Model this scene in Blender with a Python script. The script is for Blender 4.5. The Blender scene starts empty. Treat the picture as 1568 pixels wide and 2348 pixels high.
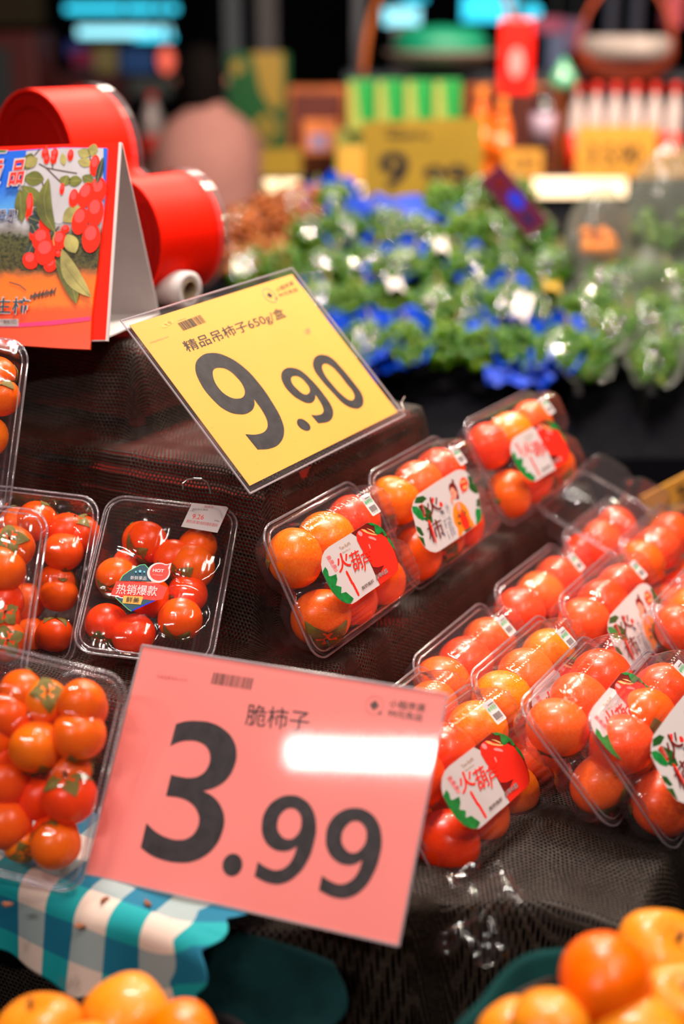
import bpy, bmesh, math, random
from mathutils import Vector as V, Matrix, noise
from math import sin, cos, pi, radians as R, sqrt, hypot, floor

S = bpy.context.scene
COL = S.collection
rnd = random.Random(7)

# ---------------------------------------------------------------- camera
F_PX = 50/36*2348
PITCH = R(18.9)
CAM = V((0, 0, 1.6))
FW = V((0, cos(PITCH), -sin(PITCH))); UPV = V((0, sin(PITCH), cos(PITCH)))
cd = bpy.data.cameras.new('camera'); cam = bpy.data.objects.new('camera', cd); COL.objects.link(cam)
cam.location = CAM; cam.rotation_euler = (pi/2-PITCH, 0, 0)
cd.sensor_fit = 'VERTICAL'; cd.sensor_height = 36; cd.sensor_width = 36; cd.lens = 50
cd.clip_start = .05; cd.clip_end = 60
cd.dof.use_dof = True; cd.dof.focus_distance = 1.47; cd.dof.aperture_fstop = 1.9
S.camera = cam

# ---------------------------------------------------------------- world, lights, exposure
w = bpy.data.worlds.new('world'); S.world = w; w.use_nodes = True
w.node_tree.nodes['Background'].inputs[0].default_value = (.5, .42, .5, 1)
w.node_tree.nodes['Background'].inputs[1].default_value = .09
def area(name, loc, target, sx, sy, watts, col=(1, .9, .8), spread=180, roll=None):
    l = bpy.data.lights.new(name, 'AREA'); l.shape = 'RECTANGLE'; l.size = sx; l.size_y = sy
    l.energy = watts; l.color = col; l.spread = R(spread)
    o = bpy.data.objects.new(name, l); COL.objects.link(o); o.location = loc
    d = (V(target)-V(loc)).normalized()
    if roll is None: o.rotation_euler = d.to_track_quat('-Z', 'Y').to_euler()
    else:
        x = V(roll).normalized(); z = -d; x = (x-z*x.dot(z)).normalized(); y = z.cross(x)
        o.rotation_euler = Matrix((x, y, z)).transposed().to_euler()
    return o
def spot(name, loc, watts, rad=.025, col=(1, .85, .72)):
    l = bpy.data.lights.new(name, 'POINT'); l.energy = watts; l.shadow_soft_size = rad; l.color = col
    o = bpy.data.objects.new(name, l); COL.objects.link(o); o.location = loc; return o
area('ceiling_tube_lamp', (-1.38, -.55, 2.9), (-.1, 1.2, 1.0), 1.0, .075, 21, (1, .9, .86), roll=(1, -.17, 0))
area('ceiling_panel_lamp', (.75, .55, 3.0), (.1, 1.5, 1.0), 1.2, .2, 21, (1, .86, .76), roll=(0, 1, 0))
area('ceiling_panel_lamp', (.0, 1.9, 3.1), (.2, 1.7, 1.0), .7, .15, 22, (1, .9, .82), spread=110, roll=(1, 0, 0))
for x_, y_ in ((.45, 2.55), (.95, 3.3), (-.25, 3.2)):
    area('ceiling_downlight', (x_, y_, 2.6), (x_*.8+.15, 3.1, 1.0), .09, .09, 24, (1, .84, .66))
area('ceiling_panel_lamp', (.2, 4.1, 3.1), (.6, 3.0, 1.0), 1.0, .3, 14, (1, .9, .8), roll=(1, 0, 0))
area('shelf_lamp', (.9, 4.3, 2.0), (.7, 4.8, 1.2), 1.8, .2, 16, (1, .8, .6), roll=(1, 0, 0))  # unseen fill added to brighten the back shelf
spot('track_spotlight', (-.55, .35, 2.75), 16); spot('track_spotlight', (.6, .1, 2.8), 14)  # small point lamps added to put highlights on the pack ribs
spot('track_spotlight', (1.5, 1.3, 2.7), 14); spot('track_spotlight', (.35, 2.0, 2.9), 14)
S.view_settings.view_transform = 'Standard'; S.view_settings.look = 'None'
S.view_settings.exposure = .25; S.view_settings.gamma = 1; S.view_settings.use_curve_mapping = False
S.cycles.transparent_max_bounces = 40; S.cycles.max_bounces = 8; S.cycles.sample_clamp_indirect = 4

# ---------------------------------------------------------------- frames
TH = R(30)
U = V((sin(TH), cos(TH), 0)); N = V((cos(TH), -sin(TH), 0)); Z = V((0, 0, 1))
def W(s, t, z): return U*s+N*t+Z*z                      # display frame -> world
def at(px, py, depth): return CAM+depth*(FW+V((1, 0, 0))*((px-784)/F_PX)-UPV*((py-1174)/F_PX))
def on_z(px, py, z):
    d = at(px, py, 1)-CAM; return CAM+d*((z-CAM.z)/d.z)
class Pose:                                             # x right, y into the thing, z up its face
    def __init__(s, c, x, z):
        s.c = V(c); s.x = V(x).normalized(); z = V(z); s.z = (z-s.x*z.dot(s.x)).normalized(); s.y = s.z.cross(s.x)
        s.M = Matrix.Translation(s.c) @ Matrix((s.x, s.y, s.z)).transposed().to_4x4()
    def loc(s, px, py, y=0):                            # where a sight line meets the plane at depth y
        d = at(px, py, 1)-CAM; p0 = s.c+s.y*y; k = (p0-CAM).dot(s.y)/d.dot(s.y); p = CAM+d*k-s.c
        return (p.dot(s.x), p.dot(s.z))
def tilt(xdir, deg):
    x = V(xdir).normalized(); y = Z.cross(x); return Z*cos(R(deg))+y*sin(R(deg))

# ---------------------------------------------------------------- materials
MATS = {}
def nt(name):
    m = bpy.data.materials.new(name); m.use_nodes = True; t = m.node_tree
    MATS[name] = m; return m, t, t.nodes['Principled BSDF'], t.nodes['Material Output']
def node(t, typ, **kw):
    n = t.nodes.new(typ)
    for k, v in kw.items():
        if k.startswith('i_'):
            n.inputs[int(k[2:]) if k[2:].isdigit() else k[2:]].default_value = v
        else: setattr(n, k, v)
    return n
def ramp(t, fac, stops, interp='LINEAR'):
    r = t.nodes.new('ShaderNodeValToRGB'); r.color_ramp.interpolation = interp
    while len(r.color_ramp.elements) < len(stops): r.color_ramp.elements.new(.5)
    for e, (p, c) in zip(r.color_ramp.elements, stops): e.position = p; e.color = (*c, 1)
    t.links.new(fac, r.inputs[0]); return r.outputs[0]
def tex_noise(t, scale, detail=3, coord='Object', stretch=None, rough=.5):
    tc = t.nodes.new('ShaderNodeTexCoord'); src = tc.outputs[coord]
    if stretch:
        mp = node(t, 'ShaderNodeMapping'); mp.inputs['Scale'].default_value = stretch; t.links.new(src, mp.inputs[0]); src = mp.outputs[0]
    n = node(t, 'ShaderNodeTexNoise'); n.inputs['Scale'].default_value = scale; n.inputs['Detail'].default_value = detail
    n.inputs['Roughness'].default_value = rough; t.links.new(src, n.inputs['Vector']); return n.outputs[0]
def bump(t, b, h, strength=.3, dist=.002):
    n = node(t, 'ShaderNodeBump'); n.inputs['Strength'].default_value = strength; n.inputs['Distance'].default_value = dist
    t.links.new(h, n.inputs['Height']); t.links.new(n.outputs[0], b.inputs['Normal']); return n
def mat(name, col, rough=.5, spec=.5, metal=0, var=0, vs=30, bmp=0, bs=200, coat=0, emit=None, es=1, trans=0, sss=0):
    if name in MATS: return MATS[name]
    m, t, b, o = nt(name)
    b.inputs['Base Color'].default_value = (*col, 1); b.inputs['Roughness'].default_value = rough
    b.inputs['Metallic'].default_value = metal; b.inputs['Specular IOR Level'].default_value = spec
    b.inputs['Coat Weight'].default_value = coat; b.inputs['Coat Roughness'].default_value = .06
    if var:
        f = tex_noise(t, vs, 3)
        c = ramp(t, f, [(.3, tuple(max(0, x*(1-var)) for x in col)), (.7, tuple(min(1, x*(1+var*.6)) for x in col))])
        t.links.new(c, b.inputs['Base Color'])
    if bmp: bump(t, b, tex_noise(t, bs, 3), bmp, .001)
    if emit: b.inputs['Emission Color'].default_value = (*emit, 1); b.inputs['Emission Strength'].default_value = es
    return m
def plastic(name, tint=(.93, .93, .95), glossf=1.0, haze=.03, ribs=0, wrinkle=0, wscale=60, rough=.06, hazecol=(.9, .8, .85)):
    """clear thin sheet: see-through, mirror-like at grazing angles, a little milky"""
    m, t, b, o = nt(name); L = t.links
    tr = node(t, 'ShaderNodeBsdfTransparent'); tr.inputs[0].default_value = (*tint, 1)
    gl = node(t, 'ShaderNodeBsdfGlossy'); gl.inputs['Roughness'].default_value = rough; gl.inputs['Color'].default_value = (1, 1, 1, 1)
    df = node(t, 'ShaderNodeBsdfDiffuse'); df.inputs[0].default_value = (*hazecol, 1)
    fr = node(t, 'ShaderNodeFresnel'); ge = node(t, 'ShaderNodeNewGeometry')      # same reflectance from either side of the sheet
    io = node(t, 'ShaderNodeMapRange'); io.inputs[3].default_value = 1.5; io.inputs[4].default_value = 1/1.5; L.new(ge.outputs['Backfacing'], io.inputs[0]); L.new(io.outputs[0], fr.inputs[0])
    mu = node(t, 'ShaderNodeMath', operation='MULTIPLY'); mu.inputs[1].default_value = glossf; L.new(fr.outputs[0], mu.inputs[0])
    m1 = node(t, 'ShaderNodeMixShader'); m1.inputs[0].default_value = haze; L.new(tr.outputs[0], m1.inputs[1]); L.new(df.outputs[0], m1.inputs[2])
    m2 = node(t, 'ShaderNodeMixShader'); L.new(mu.outputs[0], m2.inputs[0]); L.new(m1.outputs[0], m2.inputs[1]); L.new(gl.outputs[0], m2.inputs[2])
    if wrinkle:
        h = tex_noise(t, wscale, 3, stretch=(1, 1, .35)); bn = node(t, 'ShaderNodeBump'); bn.inputs['Strength'].default_value = wrinkle; bn.inputs['Distance'].default_value = .004
        L.new(h, bn.inputs['Height']); L.new(bn.outputs[0], gl.inputs['Normal']); L.new(bn.outputs[0], fr.inputs['Normal'])
    L.new(m2.outputs[0], o.inputs['Surface']); return m
def fruit_mat(name, cols, scale=14, rough=.26, streak=(1, 1, 3), bloom=.0, coat=.18):
    m, t, b, o = nt(name)
    f = tex_noise(t, scale, 4, stretch=streak)
    c = ramp(t, f, [(.25+.5*i/(len(cols)-1), k) for i, k in enumerate(cols)])
    oi = node(t, 'ShaderNodeObjectInfo')
    mx = node(t, 'ShaderNodeHueSaturation'); t.links.new(c, mx.inputs['Color'])
    mr = node(t, 'ShaderNodeMapRange'); mr.inputs[3].default_value = .499; mr.inputs[4].default_value = .514
    t.links.new(oi.outputs['Random'], mr.inputs[0]); t.links.new(mr.outputs[0], mx.inputs['Hue'])
    t.links.new(mx.outputs[0], b.inputs['Base Color'])
    b.inputs['Roughness'].default_value = rough; b.inputs['Specular IOR Level'].default_value = .3; b.inputs['Coat Weight'].default_value = coat; b.inputs['Coat Roughness'].default_value = .07
    b.inputs['Subsurface Weight'].default_value = .0
    bump(t, b, tex_noise(t, 35, 3), .12, .002); return m
# skins of the fruit
M_RED = fruit_mat('persimmon_red', [(.92, .022, .0), (1, .045, .0), (1, .075, .002)], 12)
M_MIX = fruit_mat('persimmon_coral', [(1, .026, .0), (1, .052, .004), (1, .150, .070)], 30, rough=.3, streak=(1, 1, .4))
M_ORG = fruit_mat('persimmon_orange', [(1, .055, .0), (1, .13, .0), (1, .22, .004)], 12)
M_YEL = fruit_mat('persimmon_yellow', [(.78, .14, .003), (.80, .19, .006), (.74, .25, .030)], 9, rough=.34)
M_CAL = mat('calyx_olive', (.22, .17, .02), .55, var=.5, vs=60, bmp=.4)
M_STEM = mat('stem_dark', (.05, .025, .01), .7)
M_LID = plastic('clear_clamshell', (.97, .96, .97), 1.15, .016)
M_RIM = plastic('clear_rim', (.82, .80, .84), 2.0, .10, rough=.1)
M_TRAY = plastic('clear_tray', (.94, .93, .95), .9, .02)
M_FILM = plastic('stretch_film', (.97, .96, .97), .9, .006, wrinkle=.55, wscale=38, rough=.09)
M_SLEEVE = plastic('sign_sleeve', (.98, .98, .98), .75, .02, wrinkle=.03, wscale=9, rough=.05, hazecol=(.9, .8, .8))
M_SEDGE = plastic('sleeve_edge', (.75, .72, .75), 1.3, .30, rough=.12)
M_BAG = plastic('grocery_bag', (.82, .84, .78), .9, .10, wrinkle=.8, wscale=18, rough=.12, hazecol=(.75, .8, .72))
M_PINK = mat('pink_card', (1, .265, .24), .5, .3, var=.05, vs=6)
M_YELLOW = mat('yellow_card', (.80, .37, .055), .5, .3, var=.06, vs=7)
M_DYEL = mat('shaded_yellow_card', (.36, .225, .025), .6, .2, var=.1, vs=7)  # darker copy of the yellow card, shade put into the colour
M_INK = mat('black_ink', (.022, .018, .022), .55, .3, var=.6, vs=90)
M_GREY = mat('grey_ink', (.10, .06, .05), .6, .3)
M_FAINT = mat('faint_ink', (.45, .25, .12), .6)
M_FAINTP = mat('faint_ink_on_pink', (.62, .16, .16), .6)
M_WHITE = mat('white_print', (.60, .53, .53), .42, .4)
M_PRED = mat('red_print', (.90, .025, .012), .4, coat=.3)
M_PMAR = mat('maroon_print', (.16, .008, .006), .4)
M_PGRN = mat('green_print', (.01, .22, .04), .4, var=.4, vs=200)
M_PDGR = mat('dark_green_print', (.02, .09, .015), .4, var=.5, vs=200)
M_PORG = mat('orange_print', (1, .23, .012), .4)
M_PSKIN = mat('skin_tone_print', (.80, .30, .20), .4)
M_PNAV = mat('navy_print', (.01, .015, .10), .4)
M_PPNK = mat('pink_print', (.9, .28, .28), .4)
M_PTAN = mat('tan_print', (.85, .45, .15), .4)
M_SGRN = mat('mint_print', (.10, .50, .20), .4)
M_LEAF = mat('leaf_print', (.14, .15, .02), .45, var=.6, vs=40)
M_LEAF2 = mat('pale_leaf_print', (.42, .36, .10), .45, var=.4, vs=40)
M_LEAFD = mat('dark_leaf_print', (.02, .035, .03), .45)
M_FRUITP = mat('fruit_print', (.95, .022, .006), .4, .2)
M_FRUITPK = mat('pink_fruit_print', (.80, .075, .07), .4, .2)
M_TWIG = mat('twig_print', (.10, .05, .04), .5)
M_TEALP = mat('teal_text_print', (.0, .045, .07), .4)
M_MAG = mat('magenta_print', (.95, .015, .16), .35)

# ---------------------------------------------------------------- mesh builder
class MB:
    def __init__(s): s.v = []; s.f = []; s.m = []; s.mats = []; s.uv = None; s.smooth = False
    def mi(s, m):
        if m not in s.mats: s.mats.append(m)
        return s.mats.index(m)
    def add(s, vs, fs, m):
        b = len(s.v); k = s.mi(m); s.v += [tuple(v) for v in vs]
        for f in fs: s.f.append(tuple(i+b for i in f)); s.m.append(k)
    def poly(s, pts, m, y=0): s.add([(p[0], y, p[1]) for p in pts], [tuple(range(len(pts)))], m)
    def rect(s, x0, z0, x1, z1, m, y=0): s.poly([(x0, z0), (x1, z0), (x1, z1), (x0, z1)], m, y)
    def ell(s, cx, cz, rx, rz, m, y=0, rot=0, n=20):
        s.poly([(cx+rx*cos(a)*cos(rot)-rz*sin(a)*sin(rot), cz+rx*cos(a)*sin(rot)+rz*sin(a)*cos(rot)) for a in [2*pi*i/n for i in range(n)]], m, y)
    def ring(s, cx, cz, rx, rz, wd, m, y=0, rot=0, n=24):
        o = []
        for k in (0, wd):
            o += [(cx+(rx-k)*cos(a)*cos(rot)-(rz-k)*sin(a)*sin(rot), y, cz+(rx-k)*cos(a)*sin(rot)+(rz-k)*sin(a)*cos(rot)) for a in [2*pi*i/n for i in range(n)]]
        s.add(o, [(i, (i+1) % n, n+(i+1) % n, n+i) for i in range(n)], m)
    def line(s, pts, wd, m, y=0):
        for (a, b), (c, d) in zip(pts, pts[1:]):
            L = hypot(c-a, d-b) or 1; nx, nz = -(d-b)/L*wd/2, (c-a)/L*wd/2
            s.poly([(a+nx, b+nz), (a-nx, b-nz), (c-nx, d-nz), (c+nx, d+nz)], m, y)
    def box(s, x0, x1, y0, y1, z0, z1, m):
        s.add([(x, y, z) for z in (z0, z1) for y in (y0, y1) for x in (x0, x1)],
              [(0, 2, 3, 1), (4, 5, 7, 6), (0, 1, 5, 4), (2, 6, 7, 3), (0, 4, 6, 2), (1, 3, 7, 5)], m)
    def lathe(s, prof, m, n=20, c=(0, 0, 0), ax=None):
        vs = [(c[0]+r*cos(2*pi*i/n), c[1]+r*sin(2*pi*i/n), c[2]+z) for r, z in prof for i in range(n)]
        fs = [(k*n+i, k*n+(i+1) % n, (k+1)*n+(i+1) % n, (k+1)*n+i) for k in range(len(prof)-1) for i in range(n)]
        s.add(vs, fs, m)
    def tube(s, pts, r, m, n=8):
        pts = [V(p) for p in pts]; vs = []
        for i, p in enumerate(pts):
            d = (pts[min(i+1, len(pts)-1)]-pts[max(i-1, 0)]).normalized()
            a = d.orthogonal().normalized() if i == 0 else (a-d*a.dot(d)).normalized()
            b = d.cross(a); rr = r(i/(len(pts)-1)) if callable(r) else r
            vs += [p+a*rr*cos(2*pi*k/n)+b*rr*sin(2*pi*k/n) for k in range(n)]
        fs = [(i*n+k, i*n+(k+1) % n, (i+1)*n+(k+1) % n, (i+1)*n+k) for i in range(len(pts)-1) for k in range(n)]
        s.add(vs, fs+[tuple(range(n))[::-1], tuple((len(pts)-1)*n+k for k in range(n))], m)
    def glyph(s, body, m, o, xe, ze, y=0, bold=0, align='l'):
        """flat lettering: o lower-left corner, xe vector of its full width, ze vector of its full height"""
        vs, fs = text_data(body, bold)
        x0 = min(v[0] for v in vs); x1 = max(v[0] for v in vs); y0 = min(v[1] for v in vs); y1 = max(v[1] for v in vs)
        out = []
        for a, b in vs:
            p = (a-x0)/(x1-x0); q = (b-y0)/(y1-y0)
            out.append((o[0]+xe[0]*p+ze[0]*q, y, o[1]+xe[1]*p+ze[1]*q))
        s.add(out, fs, m)
    def mesh(s, name):
        me = bpy.data.meshes.new(name); me.from_pydata(s.v, [], s.f)
        for m in s.mats: me.materials.append(m)
        me.polygons.foreach_set('material_index', s.m)
        if s.smooth: me.polygons.foreach_set('use_smooth', [True]*len(s.f))
        me.update(); return me
TXT = {}
def text_data(body, bold=0):
    k = (body, bold)
    if k not in TXT:
        c = bpy.data.curves.new('text', 'FONT'); c.body = body; c.resolution_u = 4; c.offset = bold
        o = bpy.data.objects.new('text', c); COL.objects.link(o)
        dg = bpy.context.evaluated_depsgraph_get(); dg.update()
        me = bpy.data.meshes.new_from_object(o.evaluated_get(dg))
        TXT[k] = ([(v.co.x, v.co.y) for v in me.vertices], [tuple(p.vertices) for p in me.polygons])
        bpy.data.objects.remove(o); bpy.data.curves.remove(c); bpy.data.meshes.remove(me)
    return TXT[k]
def filled(loops, m, mb, y=0):
    """closed smooth outlines (with holes) filled flat; a point (x,z,1) is a corner"""
    c = bpy.data.curves.new('outline', 'CURVE'); c.dimensions = '2D'; c.fill_mode = 'BOTH'; c.resolution_u = 6
    for lp in loops:
        sp = c.splines.new('BEZIER'); sp.bezier_points.add(len(lp)-1); sp.use_cyclic_u = True
        for b, p in zip(sp.bezier_points, lp):
            b.co = (p[0]*100, p[1]*100, 0); h = 'FREE' if len(p) > 2 else 'AUTO'
            b.handle_left_type = h; b.handle_right_type = h
        n = len(lp)
        for i, b in enumerate(sp.bezier_points):
            if len(lp[i]) > 2:
                q = V(lp[i][:2])*100; a = V(lp[i-1][:2])*100; d = V(lp[(i+1) % n][:2])*100
                b.handle_left = (*(q+(a-q)*.33), 0); b.handle_right = (*(q+(d-q)*.33), 0)
    o = bpy.data.objects.new('outline', c); COL.objects.link(o)
    dg = bpy.context.evaluated_depsgraph_get(); dg.update()
    me = bpy.data.meshes.new_from_object(o.evaluated_get(dg))
    mb.add([(v.co.x/100, y, v.co.y/100) for v in me.vertices], [tuple(p.vertices) for p in me.polygons], m)
    bpy.data.objects.remove(o); bpy.data.curves.remove(c); bpy.data.meshes.remove(me)

def put(name, data, parent=None, M=None, label=None, cat=None, group=None, kind=None):
    o = bpy.data.objects.new(name, data); COL.objects.link(o)
    if parent: o.parent = parent
    if M is not None: o.matrix_local = M
    if label: o['label'] = label
    if cat: o['category'] = cat
    if group: o['group'] = group
    if kind: o['kind'] = kind
    return o
def empty(name, M, label, cat, group=None):
    return put(name, None, None, M, label, cat, group)

# ================================================================ STRUCTURE
def struct(name, mb, M=None):
    return put(name, mb.mesh(name), None, M, kind='structure')
M_FLOOR = mat('dark_floor_tiles', (.010, .009, .01), .5, .2, var=.3, vs=2)
M_WALL = mat('dark_wall', (.008, .009, .013), .9, .1, var=.4, vs=1)
b = MB(); b.box(-6, 6, -3, 11, -.1, 0, M_FLOOR); struct('floor', b)
b = MB(); b.box(-6, 6, 11, 11.1, 0, 3.6, M_WALL); struct('wall_back', b)
b = MB(); b.box(-6, 6, -3, 11, 3.6, 3.7, M_WALL); struct('ceiling', b)
b = MB(); b.box(-6.1, -6, -3, 11, 0, 3.6, M_WALL); struct('wall_left', b)
b = MB(); b.box(6, 6.1, -3, 11, 0, 3.6, M_WALL); struct('wall_right', b)

# ================================================================ DISPLAY STAND: stepped crates under black knitted net
def net_mat(name, col, p=.0048, hole=.31):
    m, t, b, o = nt(name); L = t.links
    uv = node(t, 'ShaderNodeUVMap'); sx = node(t, 'ShaderNodeSeparateXYZ'); L.new(uv.outputs[0], sx.inputs[0])
    def M(op, a, c=None, d=None):
        n = node(t, 'ShaderNodeMath', operation=op)
        for i, q in enumerate((a, c, d)):
            if q is None: continue
            if isinstance(q, (int, float)): n.inputs[i].default_value = q
            else: L.new(q, n.inputs[i])
        return n.outputs[0]
    nz = tex_noise(t, 22, 2); 
    us = M('ADD', M('DIVIDE', sx.outputs[0], p), M('MULTIPLY', nz, .6)); vs = M('DIVIDE', sx.outputs[1], p*.86)
    row = M('FLOOR', vs); uo = M('ADD', us, M('MULTIPLY', M('MODULO', row, 2), .5))
    fx = M('SUBTRACT', M('FRACT', uo), .5); fy = M('SUBTRACT', M('FRACT', vs), .5)
    d = M('SQRT', M('ADD', M('POWER', M('ABSOLUTE', fx), 2.0), M('MULTIPLY', M('POWER', M('ABSOLUTE', fy), 2.0), .9)))
    h = M('LESS_THAN', d, hole)
    c = ramp(t, tex_noise(t, 300, 2), [(.3, tuple(x*.45 for x in col)), (.7, tuple(x*1.5 for x in col))])
    L.new(c, b.inputs['Base Color']); b.inputs['Roughness'].default_value = .5; b.inputs['Specular IOR Level'].default_value = .25
    bump(t, b, d, 1.0, .0016)
    tr = node(t, 'ShaderNodeBsdfTransparent'); mx = node(t, 'ShaderNodeMixShader')
    L.new(h, mx.inputs[0]); L.new(b.outputs[0], mx.inputs[1]); L.new(tr.outputs[0], mx.inputs[2]); L.new(mx.outputs[0], o.inputs['Surface'])
    return m
M_NET = net_mat('black_net', (.033, .024, .018))
TIERS = [(.86, .838, -.27, .05, 2.0), (.975, .965, -.655, .016, 1.88), (1.15, 1.178, -.768, .020, 1.57), (1.257, 1.243, -.985, .018, 1.57)]
BASE = .46
def ss(x): x = min(1, max(0, x)); return x*x*(3-2*x)
def height(s, t, lift=0):
    z = BASE; prev = BASE
    for i, (zk, sk, tk, wk, sm) in enumerate(TIERS):
        if i == 0: sk += .17*ss((t+.62)/.25)
        a = s-sk; b = tk-t; ws = .03 if i == 0 else wk
        f = ss(.5+a/(2*ws))*ss(.5+b/(2*wk if i else .09))*ss(.5+(sm-s)/.04)
        z += (zk-prev)*f; prev = zk
    # the net sags and creases between the crates
    z += .005*noise.noise(V((s*9, t*9, 2)))+.0016*noise.noise(V((s*30+t*12, t*30, 5)))
    if t > -.62 and s < 1.9: z += .012*noise.noise(V((s*6+3, t*11, 1)))
    return z+lift
def drape(s, t):                                         # the net hangs in soft folds
    f1 = noise.noise(V((s*5, t*5, 3.1))); f2 = noise.noise(V((s*16, t*16, 7))); f3 = noise.noise(V((t*34, s*6, 4)))
    return W(s+.013*f1+.006*f2+.004*f3, t+.011*noise.noise(V((s*5, t*5, 9)))-.005*f2+.004*noise.noise(V((s*34, t*6, 8))), height(s, t))
def sheet(name, s0, s1, t0, t1, ds, fn, m, thick=0, **kw):
    ns = int((s1-s0)/ds)+1; nt_ = int((t1-t0)/ds)+1
    P = [[fn(s0+i*ds, t0+j*ds) for j in range(nt_)] for i in range(ns)]
    hu = [height(1.42, t0+j*ds) for j in range(nt_)]; hv = [height(s0+i*ds, -1.35) for i in range(ns)]
    ul_ = [0]; vl_ = [0]                                 # thread lengths along the two cloth directions
    for j in range(1, nt_): ul_.append(ul_[-1]+hypot(ds, hu[j]-hu[j-1]))
    for i in range(1, ns): vl_.append(vl_[-1]+hypot(ds, hv[i]-hv[i-1]))
    vs = [tuple(p) for r in P for p in r]
    fs = [(i*nt_+j, i*nt_+j+1, (i+1)*nt_+j+1, (i+1)*nt_+j) for i in range(ns-1) for j in range(nt_-1)]
    me = bpy.data.meshes.new(name); me.from_pydata(vs, [], fs); me.materials.append(m)
    me.polygons.foreach_set('use_smooth', [True]*len(fs))
    ul = me.uv_layers.new(name='UVMap'); d = []
    for l in me.loops:
        i, j = divmod(l.vertex_index, nt_); d += [ul_[j], vl_[i]]
    ul.data.foreach_set('uv', d); me.update()
    return put(name, me, None, **kw)
sheet('net_cloth', .74, 2.08, -1.6, -.15, .0055, drape, M_NET, label='black knitted net cloth draped over the stepped fruit display', cat='cloth')
M_CRATE = mat('red_crate_plastic', (.38, .005, .002), .4, var=.2, vs=20)
M_BLK = mat('black_crate_plastic', (.006, .005, .006), .7, .1)
def crate(name, s0, s1, t0, t1, z0, z1, m, label, rows=5):
    """open-sided ventilated crate: rails, posts and a lid board"""
    e = empty(name, Matrix.Translation(W(s0, t1, z0)) @ Matrix.Rotation(-TH, 4, 'Z'), label, 'crate', 'crates under the net')
    a = t1-t0; c = s1-s0                                 # local x = -N ... x along N (negative), y along U
    bt = MB(); bt.box(-a, 0, 0, c, (z1-z0)-.012, z1-z0, m); put('lid', bt.mesh('lid'), e)
    for k in range(rows):
        zz = .01+k*((z1-z0)-.03)/rows
        f = MB(); f.box(-a, 0, 0, .008, zz, zz+.018, m); f.box(-a, 0, c-.008, c, zz, zz+.018, m)
        f.box(-.008, 0, .008, c-.008, zz, zz+.018, m); f.box(-a, -a+.008, .008, c-.008, zz, zz+.018, m); put('slat_band', f.mesh('slat_band'), e)
    for x in (-a, -.014):
        for y in (0, c-.014):
            p = MB(); p.box(x, x+.014, y, y+.014, 0, z1-z0, m); put('post', p.mesh('post'), e)
    return e
crate('crate', 1.225, 1.572, -1.4, -.79, .99, 1.134, M_CRATE, 'red slatted plastic crate under the net below the yellow price sign')
crate('crate', 1.285, 1.50, -1.5, -1.02, 1.15, 1.235, M_CRATE, 'red slatted plastic crate under the net below the tent card')
crate('crate', 1.00, 1.84, -1.4, -.69, .84, .948, M_CRATE, 'red slatted plastic crate under the net behind the lower rows of packs')
crate('crate', .90, 1.9, -1.3, -.62, .50, .82, M_BLK, 'black slatted base crate under the left of the lowest step', 8)
crate('crate', 1.06, 1.9, -.60, -.34, .50, .82, M_BLK, 'black slatted base crate under the right of the lowest step', 8)
crate('crate', .90, 1.9, -1.3, -.34, .02, .48, M_BLK, 'large black slatted crate on the floor under the display', 10)

# ================================================================ PERSIMMONS
def fruit_mesh(name, r, flat=.9, lobes=.0, dimple=.12, m=M_RED, tip=0):
    n, k = 28, 18; vs = []; fs = []
    for i in range(k+1):
        a = pi*i/k; rr = sin(a); z = cos(a)
        z2 = z*flat-(dimple*math.exp(-(rr/.3)**2) if z > 0 else -tip*.0)+(-tip*math.exp(-(rr/.35)**2) if z < 0 else dimple*.3*0)
        for j in range(n):
            th = 2*pi*j/n; q = 1+lobes*cos(4*th)*rr
            sq = (abs(cos(th))**2.4+abs(sin(th))**2.4)**(-1/2.4)
            f = rr**.88*(1*(1-.5*min(1, lobes*12))+sq*.5*min(1, lobes*12))*q if rr > 1e-6 else 0
            vs.append((r*f*cos(th), r*f*sin(th), r*z2))
    for i in range(k):
        for j in range(n): fs.append((i*n+j, (i+1)*n+j, (i+1)*n+(j+1) % n, i*n+(j+1) % n))
    me = bpy.data.meshes.new(name); me.from_pydata(vs, [], fs); me.materials.append(m)
    me.polygons.foreach_set('use_smooth', [True]*len(fs)); me.update(); return me
def calyx_mesh(r, flat=.9, seed=1, curl=.4):
    q = random.Random(seed); mb = MB(); mb.smooth = True
    for l in range(4):
        a0 = l*pi/2+q.uniform(-.15, .15); ln = .80*r*q.uniform(.85, 1.1); cw = .36*r
        pts = []
        for i in range(6):
            u = i/5; wd = cw*sin(pi*min(1, .25+u*.75))**.8*(1-.15*u)
            rad = .08*r+u*ln; z = r*(flat*sqrt(max(0, 1-min(.98, (rad/r))**2)))-r*.12*math.exp(-(rad/r/.3)**2)+r*(.05+curl*.22*u*u*q.uniform(.6, 1.4))
            for k in (-1, -.5, 0, .5, 1):
                x = rad; y = k*wd; pts.append((x*cos(a0)-y*sin(a0), x*sin(a0)+y*cos(a0), z-abs(k)*.04*r+.03*r*sin(7*k+u*5)))
        mb.add(pts, [(i*5+j, i*5+j+1, (i+1)*5+j+1, (i+1)*5+j) for i in range(5) for j in range(4)], M_CAL)
    mb.tube([(0, 0, r*(flat-.14)), (.01*r, 0, r*(flat+.06)), (.05*r, .02*r, r*(flat+.2))], r*.055, M_STEM)
    return mb.mesh('calyx')
FR = {'red': M_RED, 'mix': M_MIX, 'org': M_ORG}
FM = {k: fruit_mesh('persimmon', 1, .93, .015, .06, m) for k, m in FR.items()}
FM['yel'] = fruit_mesh('persimmon', 1, .72, .06, .16, M_YEL)
FM['yelr'] = fruit_mesh('persimmon', 1, .92, .05, .10, M_ORG)
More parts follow.
